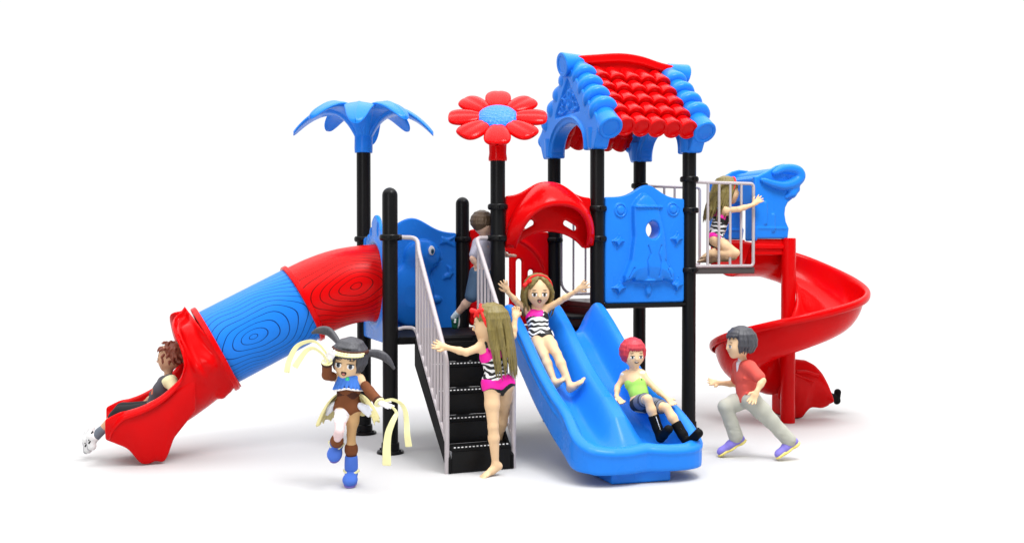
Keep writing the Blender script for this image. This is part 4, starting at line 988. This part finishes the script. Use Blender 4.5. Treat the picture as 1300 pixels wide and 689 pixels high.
# ---------------------------------------------------------------- girl kneeling on the balcony
def girl_kneel():
    J = dict(head=(2.982, 0.103, 2.003), sl=(2.988, 0.184, 1.845), sr=(2.923, 0.037, 1.838), el=(3.143, 0.187, 1.855), wl=(3.221, 0.114, 1.88), fl=(3.292, 0.066, 1.933),
      er=(3.005, -0.038, 1.846), wr=(3.129, -0.064, 1.884), fr=(3.209, -0.073, 1.945), hl=(2.912, 0.187, 1.6), hr=(2.852, 0.082, 1.592), kl=(3.063, 0.125, 1.451), al=(2.895, 0.233, 1.41), tl=(2.83, 0.28, 1.389),
      kr=(2.99, -0.018, 1.478), ar=(2.827, 0.079, 1.471), tr=(2.757, 0.116, 1.425), ul=view(0, 0, -1), ur=view(0, 0, -1))
    J['el'] = (2.995, 0.243, 1.711); J['wl'] = (2.947, 0.216, 1.594); J['fl'] = (2.927, 0.223, 1.539)
    base = (2.909, 0.12, 1.377); S_ = .215; f = view(.95, .25, .05)
    B, H = body(J, .95, S_, f, hands={'r': dict(n=view(.2, 1, 0), curl=.1, spread=1.2, thumb=-1), 'l': dict(n=view(0, 0, -1))})
    o = person(B, SKIN, 'girl kneeling behind the grey balcony rail, reaching toward the blue hood', base)
    swimsuit(o, J, base, .95, front=view(1, .2, 0))
    hr_ = hairdo(o, H, S_, OLIVE, base, 'long', 11, .30, down=view(-.28, .05, -1), n=50, face_ang=66); face(o, B, H, S_, base)
    band(hr_, H, S_, base, tilt=25)
girl_kneel()
# ---------------------------------------------------------------- boy running at the right
def boy_run():
    J = dict(head=(2.311, -1.075, 0.82), sl=(2.374, -0.974, 0.644), sr=(2.337, -1.174, 0.656), el=(2.299, -0.904, 0.512), wl=(2.261, -0.889, 0.517), fl=(2.174, -0.876, 0.532),
      er=(2.361, -1.282, 0.577), wr=(2.307, -1.294, 0.509), fr=(2.258, -1.298, 0.429), hl=(2.38, -1.045, 0.416), hr=(2.353, -1.163, 0.422), kl=(2.213, -1.045, 0.368), al=(2.297, -1.061, 0.136), tl=(2.19, -1.02, 0.056),
      kr=(2.471, -1.234, 0.279), ar=(2.596, -1.285, 0.132), tr=(2.504, -1.272, 0.063))
    J['el'] = (2.397, -0.9, 0.506)
    J['ur'] = view(-.85, 0, .55); J['ul'] = view(.12, 0, 1)
    base = (2.379, -1.137, 0.053); S_ = .205; f = view(-.95, -.16, 0); r = .98
    B, H = body(J, r, S_, f, hands={'l': dict(n=view(0, .6, -.5), curl=.15, spread=1., thumb=-1), 'r': dict(n=view(.4, .8, 0), curl=.3, spread=.9, thumb=1)}, bare=False)
    o = person(B, SKIN, 'boy in coral red shirt and pale trousers running beside the spiral slide', base)
    ns = lerp(J['sl'], J['sr'], .5); hp_ = lerp(J['hl'], J['hr'], .5); ch = lerp(ns, hp_, .3); ws = lerp(ns, hp_, .65); e = .012; up_ = un(ns-hp_); lat = un(V3(J['sr'])-V3(J['sl']))
    P = SD(); P.cone(lerp(J['sl'], J['sr'], .15), lerp(J['sl'], J['sr'], .85), .046*r+e, .046*r+e, .02); P.cone(ch-lat*.035, ch+lat*.035, .058+e, .058+e, .03); P.cone(ch, ws, .060+e, .056+e, .03); P.cone(ws-lat*.03, ws+lat*.03, .052+e, .052+e, .03); P.cone(ws, hp_, .055+e, .062+e, .03)
    P.cone(lerp(J['hl'], J['hr'], .1), lerp(J['hl'], J['hr'], .9), .058+e, .058+e, .03)
    for a in 'lr': P.cone(J['s'+a], lerp(J['s'+a], J['e'+a], .72), .037+e*.7, .031+e, .02)
    # folds
    rnd = random.Random(2)
    for i in range(7): p = lerp(ns, hp_, .35+.09*i)+lat*.04*rnd.uniform(-1, 1); q = p-FWn*.062; P.cone(q-RTn*.04+up_*rnd.uniform(-.01, .01), q+RTn*.04+up_*rnd.uniform(-.02, .02), .007, .004, .014)
    shr = cloth(o, P, 'shirt', clothmat('coral_shirt', (.62, .09, .07)), base, cuts=[(hp_-up_*.02, -up_), (lerp(J['sl'], J['el'], .66), V3(J['el'])-V3(J['sl'])), ] if False else [(hp_-up_*.015, -up_)])
    P = SD(); nk = ns+up_*.03; P.cone(nk-UPn*.004+f*.012, nk+up_*.030+f*.012, .036, .031, .006); P.path([nk+f*.045-FWn*.01, ch+f*.062-FWn*.01], [.018, .008], .006); cloth(shr, P, 'collar', clothmat('white_collar', (.72, .70, .74)), base)
    tm = clothmat('pale_trousers', (.42, .42, .36)); P = SD(); e = .010; P.cone(lerp(J['hl'], J['hr'], .1), lerp(J['hl'], J['hr'], .9), .058+e, .058+e, .03)
    cuts = []
    for a in 'lr':
        h_, k_, an = V3(J['h'+a]), V3(J['k'+a]), V3(J['a'+a]); P.cone(h_, lerp(h_, k_, .5), .062+e*.6, .054+e, .02); P.cone(lerp(h_, k_, .5), k_, .054+e, .044+e, .02); P.cone(k_, lerp(k_, an, .5), .043+e, .040+e, .015); P.cone(lerp(k_, an, .5), lerp(k_, an, .93), .040+e, .043+e, .015)
        for i in range(4): q = lerp(k_, an, .55+.11*i)-FWn*.040; P.cone(q-RTn*.03+UPn*.012*(i % 2), q+RTn*.028-UPn*.008, .008, .006, .012)
    tr = cloth(o, P, 'trousers', tm, base, cuts=[(hp_+up_*.05, up_)])
    for a in 'lr':
        an, to = V3(J['a'+a]), V3(J['t'+a]); d = un(to-an); u = V3(J['u'+a]); u = un(u-d*(u@d)); w = np.cross(d, u)
        P = SD(); hl = an-u*.022-d*.020; bl = to-u*.012; P.cone(hl+u*.004, lerp(hl, bl, .5)+u*.006, .033, .032, .015); P.cone(lerp(hl, bl, .5)+u*.004, bl, .031, .026, .015); P.ell(bl, (d, w, u), (.038, .034, .026), .012)
        sh = cloth(o, P, 'shoe', clothmat('violet_shoe', (.24, .20, .62)), base)
        P = SD(); P.cone(hl-u*.022, bl-u*.010, .0, .0, .01)
        P = SD(); P.ell(hl-u*.026+d*.004, (d, w, u), (.038, .036, .014), .01); P.ell(lerp(hl, bl, .5)-u*.024, (d, w, u), (.058, .036, .013), .01); P.ell(bl-u*.018, (d, w, u), (.044, .040, .015), .012)
        cloth(sh, P, 'sole', clothmat('yellow_sole', (.78, .66, .20)), base)
    hairdo(o, H, S_, GREYH, base, 'boy', 21, .1, n=30, face_ang=58, cover=1.10); face(o, B, H, S_, base)
boy_run()
# ---------------------------------------------------------------- boy on the deck walking away
def boy_deck():
    J = dict(head=(0.776, 0.136, 1.698), sl=(0.725, 0.121, 1.551), sr=(0.849, 0.158, 1.545), el=(0.67, 0.076, 1.435), wl=(0.705, 0.083, 1.38), fl=(0.752, 0.107, 1.349),
      er=(0.951, 0.182, 1.484), wr=(0.992, 0.186, 1.459), fr=(1.062, 0.159, 1.456), hl=(0.73, 0.136, 1.318), hr=(0.813, 0.168, 1.311), kl=(0.683, 0.151, 1.129), al=(0.576, 0.255, 0.972), tl=(0.572, 0.254, 0.892),
      kr=(0.832, 0.221, 1.111), ar=(0.802, 0.229, 0.931), tr=(0.899, 0.277, 0.9))
    base = (0.782, 0.172, 0.904); S_ = .185; f = view(.75, .65, .0); r = .9
    J['ul'] = view(-.6, -.3, .5)
    B, H = body(J, r, S_, f, hands={'l': dict(n=view(0, 1, 0), curl=.5), 'r': dict(n=view(0, .3, -1), curl=.05)}, bare=False)
    o = person(B, SKIN3, 'boy in grey shirt and denim shorts stepping across the upper deck', base)
    ns = lerp(J['sl'], J['sr'], .5); hp_ = lerp(J['hl'], J['hr'], .5); ch = lerp(ns, hp_, .3); ws = lerp(ns, hp_, .65); e = .010; up_ = un(ns-hp_); lat = un(V3(J['sr'])-V3(J['sl']))
    P = SD(); P.cone(lerp(J['sl'], J['sr'], .15), lerp(J['sl'], J['sr'], .85), .046*r+e, .046*r+e, .02); P.cone(ch-lat*.03, ch+lat*.03, .056*r+e, .056*r+e, .03); P.cone(ch, ws, .056*r+e, .052*r+e, .03); P.cone(ws, hp_, .053*r+e, .06*r+e, .03)
    for a in 'lr': P.cone(J['s'+a], lerp(J['s'+a], J['e'+a], .75), .034*r+e*.7, .028*r+e, .02)
    cloth(o, P, 'shirt', clothmat('grey_lilac_shirt', (.34, .33, .40)), base, cuts=[(hp_, -up_)])
    P = SD(); P.cone(lerp(J['hl'], J['hr'], .1), lerp(J['hl'], J['hr'], .9), .057*r+e, .057*r+e, .03)
    for a in 'lr': h_, k_ = V3(J['h'+a]), V3(J['k'+a]); P.cone(h_, lerp(h_, k_, .92), .058*r+e, .047*r+e, .02)
    cloth(o, P, 'shorts', clothmat('denim_shorts', (.055, .10, .17)), base, cuts=[(hp_+up_*.05, up_)])
    for a in 'lr':
        k_, an, to = V3(J['k'+a]), V3(J['a'+a]), V3(J['t'+a]); d = un(to-an); u = V3(J.get('u'+a, (0, 0, 1))); u = un(u-d*(u@d)); w = np.cross(d, u)
        P = SD(); P.cone(lerp(k_, an, .78), an, .026, .025, .01); sk = cloth(o, P, 'sock', clothmat('pale_blue_sock', (.50, .60, .66)), base)
        P = SD(); hl = an-u*.018-d*.016; bl = to-u*.010-d*.012; P.cone(hl, lerp(hl, bl, .5), .029, .028, .015); P.cone(lerp(hl, bl, .5), bl, .028, .023, .015)
        s_ = cloth(o, P, 'shoe', clothmat('dark_green_shoe', (.01, .09, .05)), base)
        P = SD(); P.ell(lerp(hl, bl, .5)-u*.024, (d, w, u), (.062, .030, .010), .01); cloth(s_, P, 'sole', WHITE, base)
        for q in (.4, .6): c_0 = lerp(hl, bl, q)+u*.012; P = SD(); P.cone(c_0-w*.026, c_0+w*.026, .010, .010, .004); cloth(s_, P, 'stripe', WHITE, base)
    hairdo(o, H, S_, BRH, base, 'crop', 31, .1, n=40, face_ang=45, cover=1.0); face(o, B, H, S_, base)
boy_deck()
# ---------------------------------------------------------------- boy at the mouth of the tube slide
def boy_tube():
    J = dict(head=(-1.516, 0.384, 0.73), sl=(-1.561, 0.505, 0.53), sr=(-1.524, 0.233, 0.573), el=(-1.641, 0.577, 0.416), wl=(-1.69, 0.574, 0.384), fl=(-1.754, 0.567, 0.366),
      er=(-1.48, 0.171, 0.473), wr=(-1.542, 0.194, 0.396), fr=(-1.599, 0.216, 0.363), hl=(-1.643, 0.512, 0.339), hr=(-1.631, 0.357, 0.349), kl=(-1.845, 0.57, 0.342), al=(-2.048, 0.624, 0.157), tl=(-2.159, 0.668, 0.174),
      kr=(-1.861, 0.426, 0.341), ar=(-2.028, 0.467, 0.194), tr=(-2.132, 0.508, 0.227))
    J['ul'] = view(1, 0, .2); J['ur'] = view(1, 0, .2)
    J['tl'] = (-2.079, 0.638, 0.208); J['al'] = (-2.048, 0.624, 0.134); J['ar'] = (-2.018, 0.463, 0.183); J['tr'] = (-2.049, 0.476, 0.25)
    base = (-1.635, 0.422, 0.306); S_ = .20; f = view(-.97, -.1, 0); r = .98
    B, H = body(J, r, S_, f, hands={'l': dict(n=(0, 0, -1), curl=.2), 'r': dict(n=(0, 0, -1), curl=.3)}, bare=False)
    o = person(B, SKIN2, 'boy with auburn hair and white trainers sitting in the red tube slide mouth', base)
    ns = lerp(J['sl'], J['sr'], .5); hp_ = lerp(J['hl'], J['hr'], .5); ch = lerp(ns, hp_, .3); ws = lerp(ns, hp_, .65); e = .010; up_ = un(ns-hp_); lat = un(V3(J['sr'])-V3(J['sl']))
    P = SD(); P.cone(lerp(J['sl'], J['sr'], .15), lerp(J['sl'], J['sr'], .85), .046*r+e, .046*r+e, .02); P.cone(ch-lat*.03, ch+lat*.03, .058*r+e, .058*r+e, .03); P.cone(ch, ws, .058*r+e, .052*r+e, .03); P.cone(ws, hp_, .053*r+e, .06*r+e, .03)
    for a in 'lr': P.cone(J['s'+a], lerp(J['s'+a], J['e'+a], .78), .036*r+e*.7, .030*r+e, .02)
    sr_, er_ = V3(J['sr']), V3(J['er'])
    def rule(c):
        t_ = (c-sr_)@(er_-sr_)/((er_-sr_)@(er_-sr_)); d_ = np.linalg.norm(c-(sr_+np.outer(t_, er_-sr_)), axis=1)
        mi = np.zeros(len(c), int); mi[(d_ < .06) & (t_ > -.35) & (t_ < .55)] = 1; mi[(np.linalg.norm(c-(ch+f*.066-FWn*.03), axis=1) < .022)] = 2; return mi
    cloth(o, P, 'shirt', [clothmat('dark_grey_shirt', (.075, .07, .085)), clothmat('cream_sleeve', (.74, .70, .42)), clothmat('orange_badge', (.6, .16, .08))], base, cuts=[(hp_-up_*.01, -up_)], rule=rule)
    P = SD(); P.cone(lerp(J['hl'], J['hr'], .1), lerp(J['hl'], J['hr'], .9), .057*r+e, .057*r+e, .03)
    for a in 'lr': h_, k_, an = V3(J['h'+a]), V3(J['k'+a]), V3(J['a'+a]); P.cone(h_, lerp(h_, k_, .95), .060*r+e, .044*r+e, .02); P.cone(k_, lerp(k_, an, .22), .040*r+e, .038*r+e, .02)
    cloth(o, P, 'shorts', clothmat('black_shorts', (.012, .012, .014)), base, cuts=[(hp_+up_*.05, up_)])
    for a in 'lr':
        k_, an, to = V3(J['k'+a]), V3(J['a'+a]), V3(J['t'+a]); d = un(to-an); u = V3(J['u'+a]); u = un(u-d*(u@d)); w = np.cross(d, u)
        # sole faces down the slide: shoe long axis is toe-up
        P = SD(); P.cone(lerp(k_, an, .74), an, .032, .034, .01); cloth(o, P, 'sock', clothmat('grey_sock', (.13, .15, .18)), base)
        sd = un(an-k_); toe = an+sd*.045+UPn*.085; hl = an+sd*.040-UPn*.045; 
        P = SD(); P.cone(an+sd*.01, an+sd*.03+UPn*.02, .034, .034, .02); P.cone(hl, an+sd*.045+UPn*.03, .030, .032, .02); P.cone(an+sd*.045+UPn*.03, toe, .031, .024, .015)
        s_ = cloth(o, P, 'shoe', clothmat('white_trainer', (.74, .74, .74)), base)
        P = SD(); P.path([hl+sd*.020, an+sd*.062+UPn*.02, toe+sd*.012], [.020, .022, .018], .01); cloth(s_, P, 'sole', clothmat('grey_sole', (.45, .45, .47)), base)
        for q in (0, .022, .044): c_0 = an+sd*.035+UPn*(-.01+q); P = SD(); P.cone(c_0-FWn*.026-sd*.018+UPn*.012, c_0-FWn*.030+sd*.016, .0065, .0065, .003); cloth(s_, P, 'stripe', SWK, base, h=.004)
    hairdo(o, H, S_, AUB, base, 'spiky', 41, .1, n=20, face_ang=62, cover=1.02); face(o, B, H, S_, base, brow=MOUTHM)
boy_tube()
# ---------------------------------------------------------------- girl in a costume running in front
def girl_costume():
    J = dict(head=(-0.513, -0.955, 0.802), sl=(-0.57, -0.913, 0.685), sr=(-0.451, -0.992, 0.684), el=(-0.654, -0.965, 0.715), wl=(-0.665, -1.024, 0.8), fl=(-0.637, -1.055, 0.87),
      er=(-0.408, -1.064, 0.616), wr=(-0.37, -1.155, 0.558), fr=(-0.311, -1.233, 0.531), hl=(-0.55, -0.913, 0.504), hr=(-0.485, -0.96, 0.502), kl=(-0.6, -1.079, 0.38), al=(-0.582, -0.894, 0.273), tl=(-0.619, -0.903, 0.162),
      kr=(-0.498, -0.948, 0.331), ar=(-0.491, -0.912, 0.094), tr=(-0.539, -1.045, 0.046))
    J['ul'] = view(0, -1, .25); J['ur'] = view(0, 0, 1)
    base = (-0.507, -0.961, 0.03); S_ = .232; f = view(-.12, -1, -.12); r = .80
    u = un(UPn+RTn*.14)
    B, H = body(J, r, S_, f, u, hands={'l': dict(n=view(.2, -1, 0), curl=.25, s=1.25, thumb=1), 'r': dict(n=view(0, .2, -1), curl=.05, s=1.25, thumb=-1)}, bare=False)
    hl_, kl_ = V3(J['hl']), V3(J['kl'])
    TIGHTW = clothmat('white_stocking', (.78, .74, .76)); TAN = clothmat('tan_leg', (.55, .34, .16)); PINKK = clothmat('pink_knee', (.74, .56, .56))
    wl, wr_, sl_, sr2 = V3(J['wl']), V3(J['wr']), V3(J['sl']), V3(J['sr'])
    def rule(c):
        def near(a, b): a, b = V3(a), V3(b); t_ = np.clip((c-a)@(b-a)/((b-a)@(b-a)), 0, 1); return np.linalg.norm(c-(a+np.outer(t_, b-a)), axis=1)
        mi = np.zeros(len(c), int); z = c[:, 2]; zh = V3(J['hl'])[2]
        dl, dr = np.minimum(near(J['hl'], J['kl']), near(J['kl'], J['al'])), np.minimum(near(J['hr'], J['kr']), near(J['kr'], J['ar']))
        leg = (z < zh-.0) & (np.minimum(dl, dr) < .08) ; mi[leg & (dl < dr)] = 1; mi[leg & (dr <= dl)] = 2
        mi[leg & (dl < dr) & (z < V3(J['kl'])[2]+.05)] = 3
        mi[(near(J['wl'], J['fl']) < .05)] = 4; mi[(near(J['wr'], J['fr']) < .05)] = 4
        return mi
    GLV = clothmat('pale_glove', (.72, .70, .74))
    o = person(B, None, 'girl in brown costume and blue cape with grey pigtails and cream ribbons', base, rule=rule, mats=[SKIN, TIGHTW, TAN, PINKK, GLV])
    ns = lerp(J['sl'], J['sr'], .5); hp_ = lerp(J['hl'], J['hr'], .5); ch = lerp(ns, hp_, .3); ws = lerp(ns, hp_, .62); e = .008; up_ = un(ns-hp_); lat = un(V3(J['sr'])-V3(J['sl']))
    BRN = clothmat('brown_leotard', (.17, .055, .02)); DBR = clothmat('dark_brown_trim', (.06, .018, .010)); BLC = clothmat('blue_cape', (.06, .20, .66)); CRM = clothmat('cream_ribbon', (.82, .78, .42)); GRN = mat('green_gem', (.03, .55, .25), .15)
    P = SD(); P.cone(lerp(ns, ch, .3), ch, .05*r+e, .056*r+e, .03); P.cone(ch-lat*.030*r, ch+lat*.030*r, .056*r+e, .056*r+e, .035); P.cone(ws-lat*.018*r, ws+lat*.018*r, .048*r+e, .048*r+e, .04); P.cone(ch, ws, .056*r+e, .05*r+e, .04); P.cone(ws, hp_, .05*r+e, .06*r+e, .04); P.cone(lerp(J['hl'], J['hr'], .1), lerp(J['hl'], J['hr'], .9), .056*r+e, .056*r+e, .035)
    for a in 'lr': P.cone(J['h'+a], lerp(J['h'+a], J['k'+a], .08), .058*r+e, .056*r+e, .02)
    sub = SD()
    for a, sg in (('l', -1), ('r', 1)): q = V3(J['h'+a])-UPn*.07+lat*sg*.035; sub.cone(q+FWn*.1, q-FWn*.1, .045, .045, 0)
    lo = cloth(o, P, 'leotard', [BRN, DBR], base, sub=sub, rule=lambda c: (np.abs(((c-ws)@up_)-.02) < .012+.012*np.sin(c[:, 0]*60)).astype(int))
    # cape collar
    P = SD(); 
    for i in range(15):
        a = math.radians(-20+i*220/14+0); d = -FWn*math.sin(a)*.9+RTn*math.cos(a)*1.; d = un(d-UPn*(d@UPn)); p0 = ns+up_*.036+d*.026; sw_ = 1 if 0 < i < 14 else .8
        P.path([p0, ns+up_*.012+d*.062, ns-up_*(.045+.02*abs(math.cos(a)))+d*.092], [.012, .012, .010], .010)
    for i in range(9):
        a = math.radians(200+i*140/8); d = un(-FWn*math.sin(a)+RTn*math.cos(a)); p0 = ns+up_*.036+d*.026; P.path([p0, ns+d*.060, ns-up_*.045+d*.075], [.012, .012, .010], .010)
    cp = cloth(o, P, 'cape', BLC, base)
    P = SD(); pts = []
    for i in range(15): a = math.radians(-20+i*220/14); d = un(-FWn*math.sin(a)+RTn*math.cos(a)); pts.append(ns-up_*(.052+.02*abs(math.cos(a)))+d*.095)
    P.path(pts, [.0065]*15, .003); cloth(cp, P, 'cape_trim', WHITE, base, h=.004)
    blob('brooch', ns-FWn*.074+up_*.004, (RTn, UPn, -FWn), (.014, .016, .008), GRN, cp, base)
    # frilled overskirt, open at the front
    rows = []
    for j in range(9):
        v = j/8; row = []
        for i in range(61):
            a = math.radians(-20+i*220/60+180+0); d = RTn*math.cos(a)-FWn*math.sin(a)*.9; rad = .050+.140*v**.8; z = .045-.185*v+.028*math.sin(v*PI)
            fr_ = .016*v*math.sin(i*1.05)
            row.append(tuple(ws+d*(rad+fr_)+UPn*(z-.012*v*math.cos(i*1.05)+.02*v*math.sin(a*1.5))-V3(base)-up_*.02))
        rows.append(row)
    grid('overskirt', rows, clothmat('cream_frill', (.66, .60, .30)), lo, .006, 1)
    for a, sg in (('l', -1), ('r', 1)):
        P = SD(); c_0 = V3(J['h'+a])+lat*sg*.060*r-FWn*.02+UPn*.015
        for i in range(5): d = un(lat*sg*.8-UPn*.5+RTn*.3*math.sin(i*2)+UPn*.6*(i/4-.5)); P.path([c_0, c_0+d*.045, c_0+d*.075-UPn*.01], [.018, .016, .007], .008)
        cloth(lo, P, 'hip_frill', clothmat('white_frill', (.74, .76, .84)), base)
    # sleeves and cuffs
    for a in 'lr':
        s0, e0, w0 = V3(J['s'+a]), V3(J['e'+a]), V3(J['w'+a])
        P = SD(); P.cone(lerp(s0, e0, .55), e0, .030*r+.006, .030*r+.007, .01); P.cone(e0, lerp(e0, w0, .85), .029*r+.008, .027*r+.009, .01)
        slv = cloth(o, P, 'sleeve', BRN, base); P = SD(); c_0 = lerp(e0, w0, .92); d = un(w0-e0); P.cone(c_0-d*.008, c_0+d*.008, .034, .036, .004); cloth(slv, P, 'cuff', DBR, base, cuts=[(c_0+d*.012, d), (c_0-d*.012, -d)])
        P = SD(); c_0 = c_0+d*.014; P.cone(c_0-d*.004, c_0+d*.004, .036, .036, .003); cloth(slv, P, 'cuff_edge', CRM, base, cuts=[(c_0+d*.005, d), (c_0-d*.005, -d)], h=.004)
    # boots
    BBL = clothmat('blue_boot', (.07, .17, .62))
    for a in 'lr':
        k_, an, to = V3(J['k'+a]), V3(J['a'+a]), V3(J['t'+a]); d = un(to-an); sd = un(an-k_) if a == 'r' else un(V3((0, 0, -1))+RTn*-.15); u = -sd; u = un(u-d*(u@d)); w = np.cross(d, u)
        if a == 'l': d = view(-.15, -.55, -.8); u = view(0, -.8, .55); u = un(u-d*(u@d)); w = np.cross(d, u); to = an+d*.10
        top = an-d*0+(k_-an)*(.62 if a == 'r' else .2)
        P = SD(); P.cone(top, an, .036, .034, .01); b1 = cloth(o, P, 'boot_shaft', DBR, base)
        P = SD(); P.cone(top+un(k_-an)*.002, top-un(k_-an)*.012, .042, .043, .006); cloth(b1, P, 'boot_roll', BRN, base)
        P = SD(); hl = an-u*.030-d*.012; bl = an+d*.055-u*.028; P.cone(hl, bl, .034, .040, .02); P.ell(bl+d*.012, (d, w, u), (.048, .046, .036), .02); P.cone(an-u*.0, an-u*.02, .038, .040, .015)
        b2 = cloth(o, P, 'boot', BBL, base)
        P = SD(); c_0 = lerp(top, an, .45); P.cone(c_0, lerp(top, an, .85), .041, .043, .01); cloth(b2, P, 'boot_cuff', BBL, base)
        P = SD(); P.path([an+w*.044-d*.0, an+d*.034-u*.001+w*.02, an+d*.036-u*.001-w*.02, an-w*.044], [.010]*4, .004); cloth(b2, P, 'boot_strap', CRM, base)
        P = SD(); P.ell(bl-u*.028, (d, w, u), (.062, .044, .012), .01); P.ell(hl-u*.026, (d, w, u), (.036, .036, .012), .01); cloth(b2, P, 'sole', clothmat('violet_sole', (.20, .15, .48)), base)
    # hair with fringe and two pigtails
    hr_ = hairdo(o, H, S_, GREYH, base, 'bob', 51, .1, n=44, face_ang=48, cover=1.06, fringe=2); c, ff, uu, rr_ = H
    for pts, nm in ((((-0.559, -0.891, 0.897), (-0.584, -0.838, 0.944), (-0.617, -0.803, 0.977), (-0.669, -0.782, 0.982), (-0.706, -0.768, 0.967)), 0), (((-0.416, -0.949, 0.837), (-0.36, -0.949, 0.84), (-0.304, -0.972, 0.825), (-0.262, -0.989, 0.79), (-0.235, -1, 0.745)), 1)):
        P = SD(); cc = smooth_path(pts, 4); n_ = len(cc)
        for off in (-.010, 0, .010): P.path([V3(q)+UPn*off*math.sin(PI*i/(n_-1)) for i, q in enumerate(cc)], [.006+.013*math.sin(PI*min(.95, .15+.85*i/(n_-1)))**.8 for i in range(n_)], .004)
        pg = P.mesh('pigtail', GREYH, hr_, .005, origin=base); blob('hair_tie', V3(pts[0])-FWn*.01, (RTn, UPn, -FWn), (.018, .022, .018), CRM, pg, base)
    # visor cap
    P = SD(); cc = c+uu*.10*S_-ff*.05*S_; R_ = .44*S_
    pts = [cc+uu*.19*S_+rr_*math.sin(a)*.455*S_+ff*math.cos(a)*.52*S_ for a in np.linspace(-1.7, 1.7, 18)]; P.path(pts, [.012]*18, .004); vz = P.mesh('cap_band', DBR, hr_, .005, origin=base)
    P = SD(); pts = [cc+uu*.14*S_+rr_*math.sin(a)*.50*S_+ff*(math.cos(a)*.60*S_+.02) for a in np.linspace(-1.15, 1.15, 14)]; P.path(pts, [.005]+[.0065]*12+[.005], .004); P.path([q+uu*.012-ff*.012 for q in pts], [.006]*14, .006); P.mesh('cap_brim', CRM, vz, .005, origin=base)
    P = SD(); P.ell(cc+uu*.26*S_+ff*.12*S_, (rr_, ff, uu), (.33*S_, .36*S_, .14*S_), .01); P.mesh('cap_crown', SWK, vz, .005, origin=base)
    face(o, B, H, S_, base, iris=(.04, .06, .10), eye=1.25, mouth='open')
    # ribbons: one in each hand
    def ribbon(pts, wd, nm='ribbon'):
        cc = smooth_path(pts, 6); rows = []
        for i, q in enumerate(cc):
            t_ = un(V3(cc[min(i+1, len(cc)-1)])-V3(cc[max(i-1, 0)])); w_ = un(np.cross(t_, FWn*.8+UPn*.4+RTn*.2)); v = i/(len(cc)-1); ww = wd*(.35+.65*v)
            rows.append([tuple(V3(q)+w_*ww*s-V3(base)) for s in (-1, -.5, 0, .5, 1)])
        return grid(nm, rows, CRM, o, .003, 1)
    ribbon([(-0.642, -1.054, 0.812), (-0.696, -1.01, 0.897), (-0.734, -0.951, 0.928), (-0.794, -0.928, 0.918), (-0.84, -0.911, 0.884), (-0.877, -0.898, 0.805), (-0.891, -0.893, 0.732)], .020)
    ribbon([(-0.656, -1.049, 0.792), (-0.699, -1.074, 0.855), (-0.748, -1.054, 0.893), (-0.789, -1.038, 0.883), (-0.829, -1.023, 0.83), (-0.861, -1.012, 0.777)], .020)
    ribbon([(-0.359, -1.17, 0.559), (-0.3, -1.193, 0.574), (-0.251, -1.213, 0.554), (-0.224, -1.224, 0.511), (-0.215, -1.229, 0.438), (-0.217, -1.251, 0.359), (-0.208, -1.256, 0.287)], .024)
    ribbon([(-0.311, -1.232, 0.541), (-0.294, -1.282, 0.504), (-0.322, -1.294, 0.45), (-0.345, -1.287, 0.383), (-0.354, -1.284, 0.297), (-0.355, -1.286, 0.188)], .030)
girl_costume()
# ---------------------------------------------------------------- child lying in the exit of the spiral slide
def child_exit():
    d = un((.98, .08, -.24)); base = (3.90, .42, .22); c0 = V3((3.82, .37, .25)); lat = un(np.cross(d, UPn))
    P = lambda a, b, c: tuple(c0+d*a+lat*b+UPn*c)
    J = dict(head=P(-.30, 0, .12), sl=P(-.16, -.06, .03), sr=P(-.16, .06, .03), el=P(-.05, -.08, .0), wl=P(.05, -.08, .01), fl=P(.10, -.07, .01), er=P(-.05, .08, .0), wr=P(.05, .08, .01), fr=P(.10, .07, .01),
      hl=P(.05, -.035, .0), hr=P(.05, .035, .0), kl=P(.26, -.04, .05), kr=P(.26, .05, .05), al=P(.50, -.05, -.02), ar=P(.52, .07, .0), tl=P(.54, -.05, .08), tr=P(.56, .08, .09))
    B, H = body(J, .86, .185, d, UPn, bare=False)
    o = person(B, SKIN, 'child in black boots lying in the foot of the red spiral slide', base)
    for a in 'lr':
        k_, an = V3(J['k'+a]), V3(J['a'+a]); sd = un(an-k_); Q = SD(); Q.cone(lerp(k_, an, .4), an, .038, .034, .01); Q.cone(an+sd*.02, an+sd*.03+UPn*.07, .030, .032, .012); Q.ell(an+sd*.026-UPn*.016, (d, lat, UPn), (.03, .03, .03), .01)
        cloth(o, Q, 'boot', mat('black_boot', (.004, .004, .004), .6, .1), base)
    ns = lerp(J['sl'], J['sr'], .5); hp_ = lerp(J['hl'], J['hr'], .5); Q = SD(); Q.cone(lerp(ns, hp_, .15), hp_, .058, .058, .02); Q.cone(J['hl'], J['hr'], .056, .056, .02); cloth(o, Q, 'top', clothmat('lime_top', (.36, .68, .13)), base)
    hairdo(o, H, .185, REDH, base, 'bob', 61, .1, n=36, face_ang=50); face(o, B, H, .185, base)
child_exit()

# ------------------------------------------------------------------ keep the tree at thing > part > sub-part
def depth(o):
    n = 0
    while o.parent: o = o.parent; n += 1
    return n
for o in list(COL.objects):
    while depth(o) > 2: o.parent = o.parent.parent
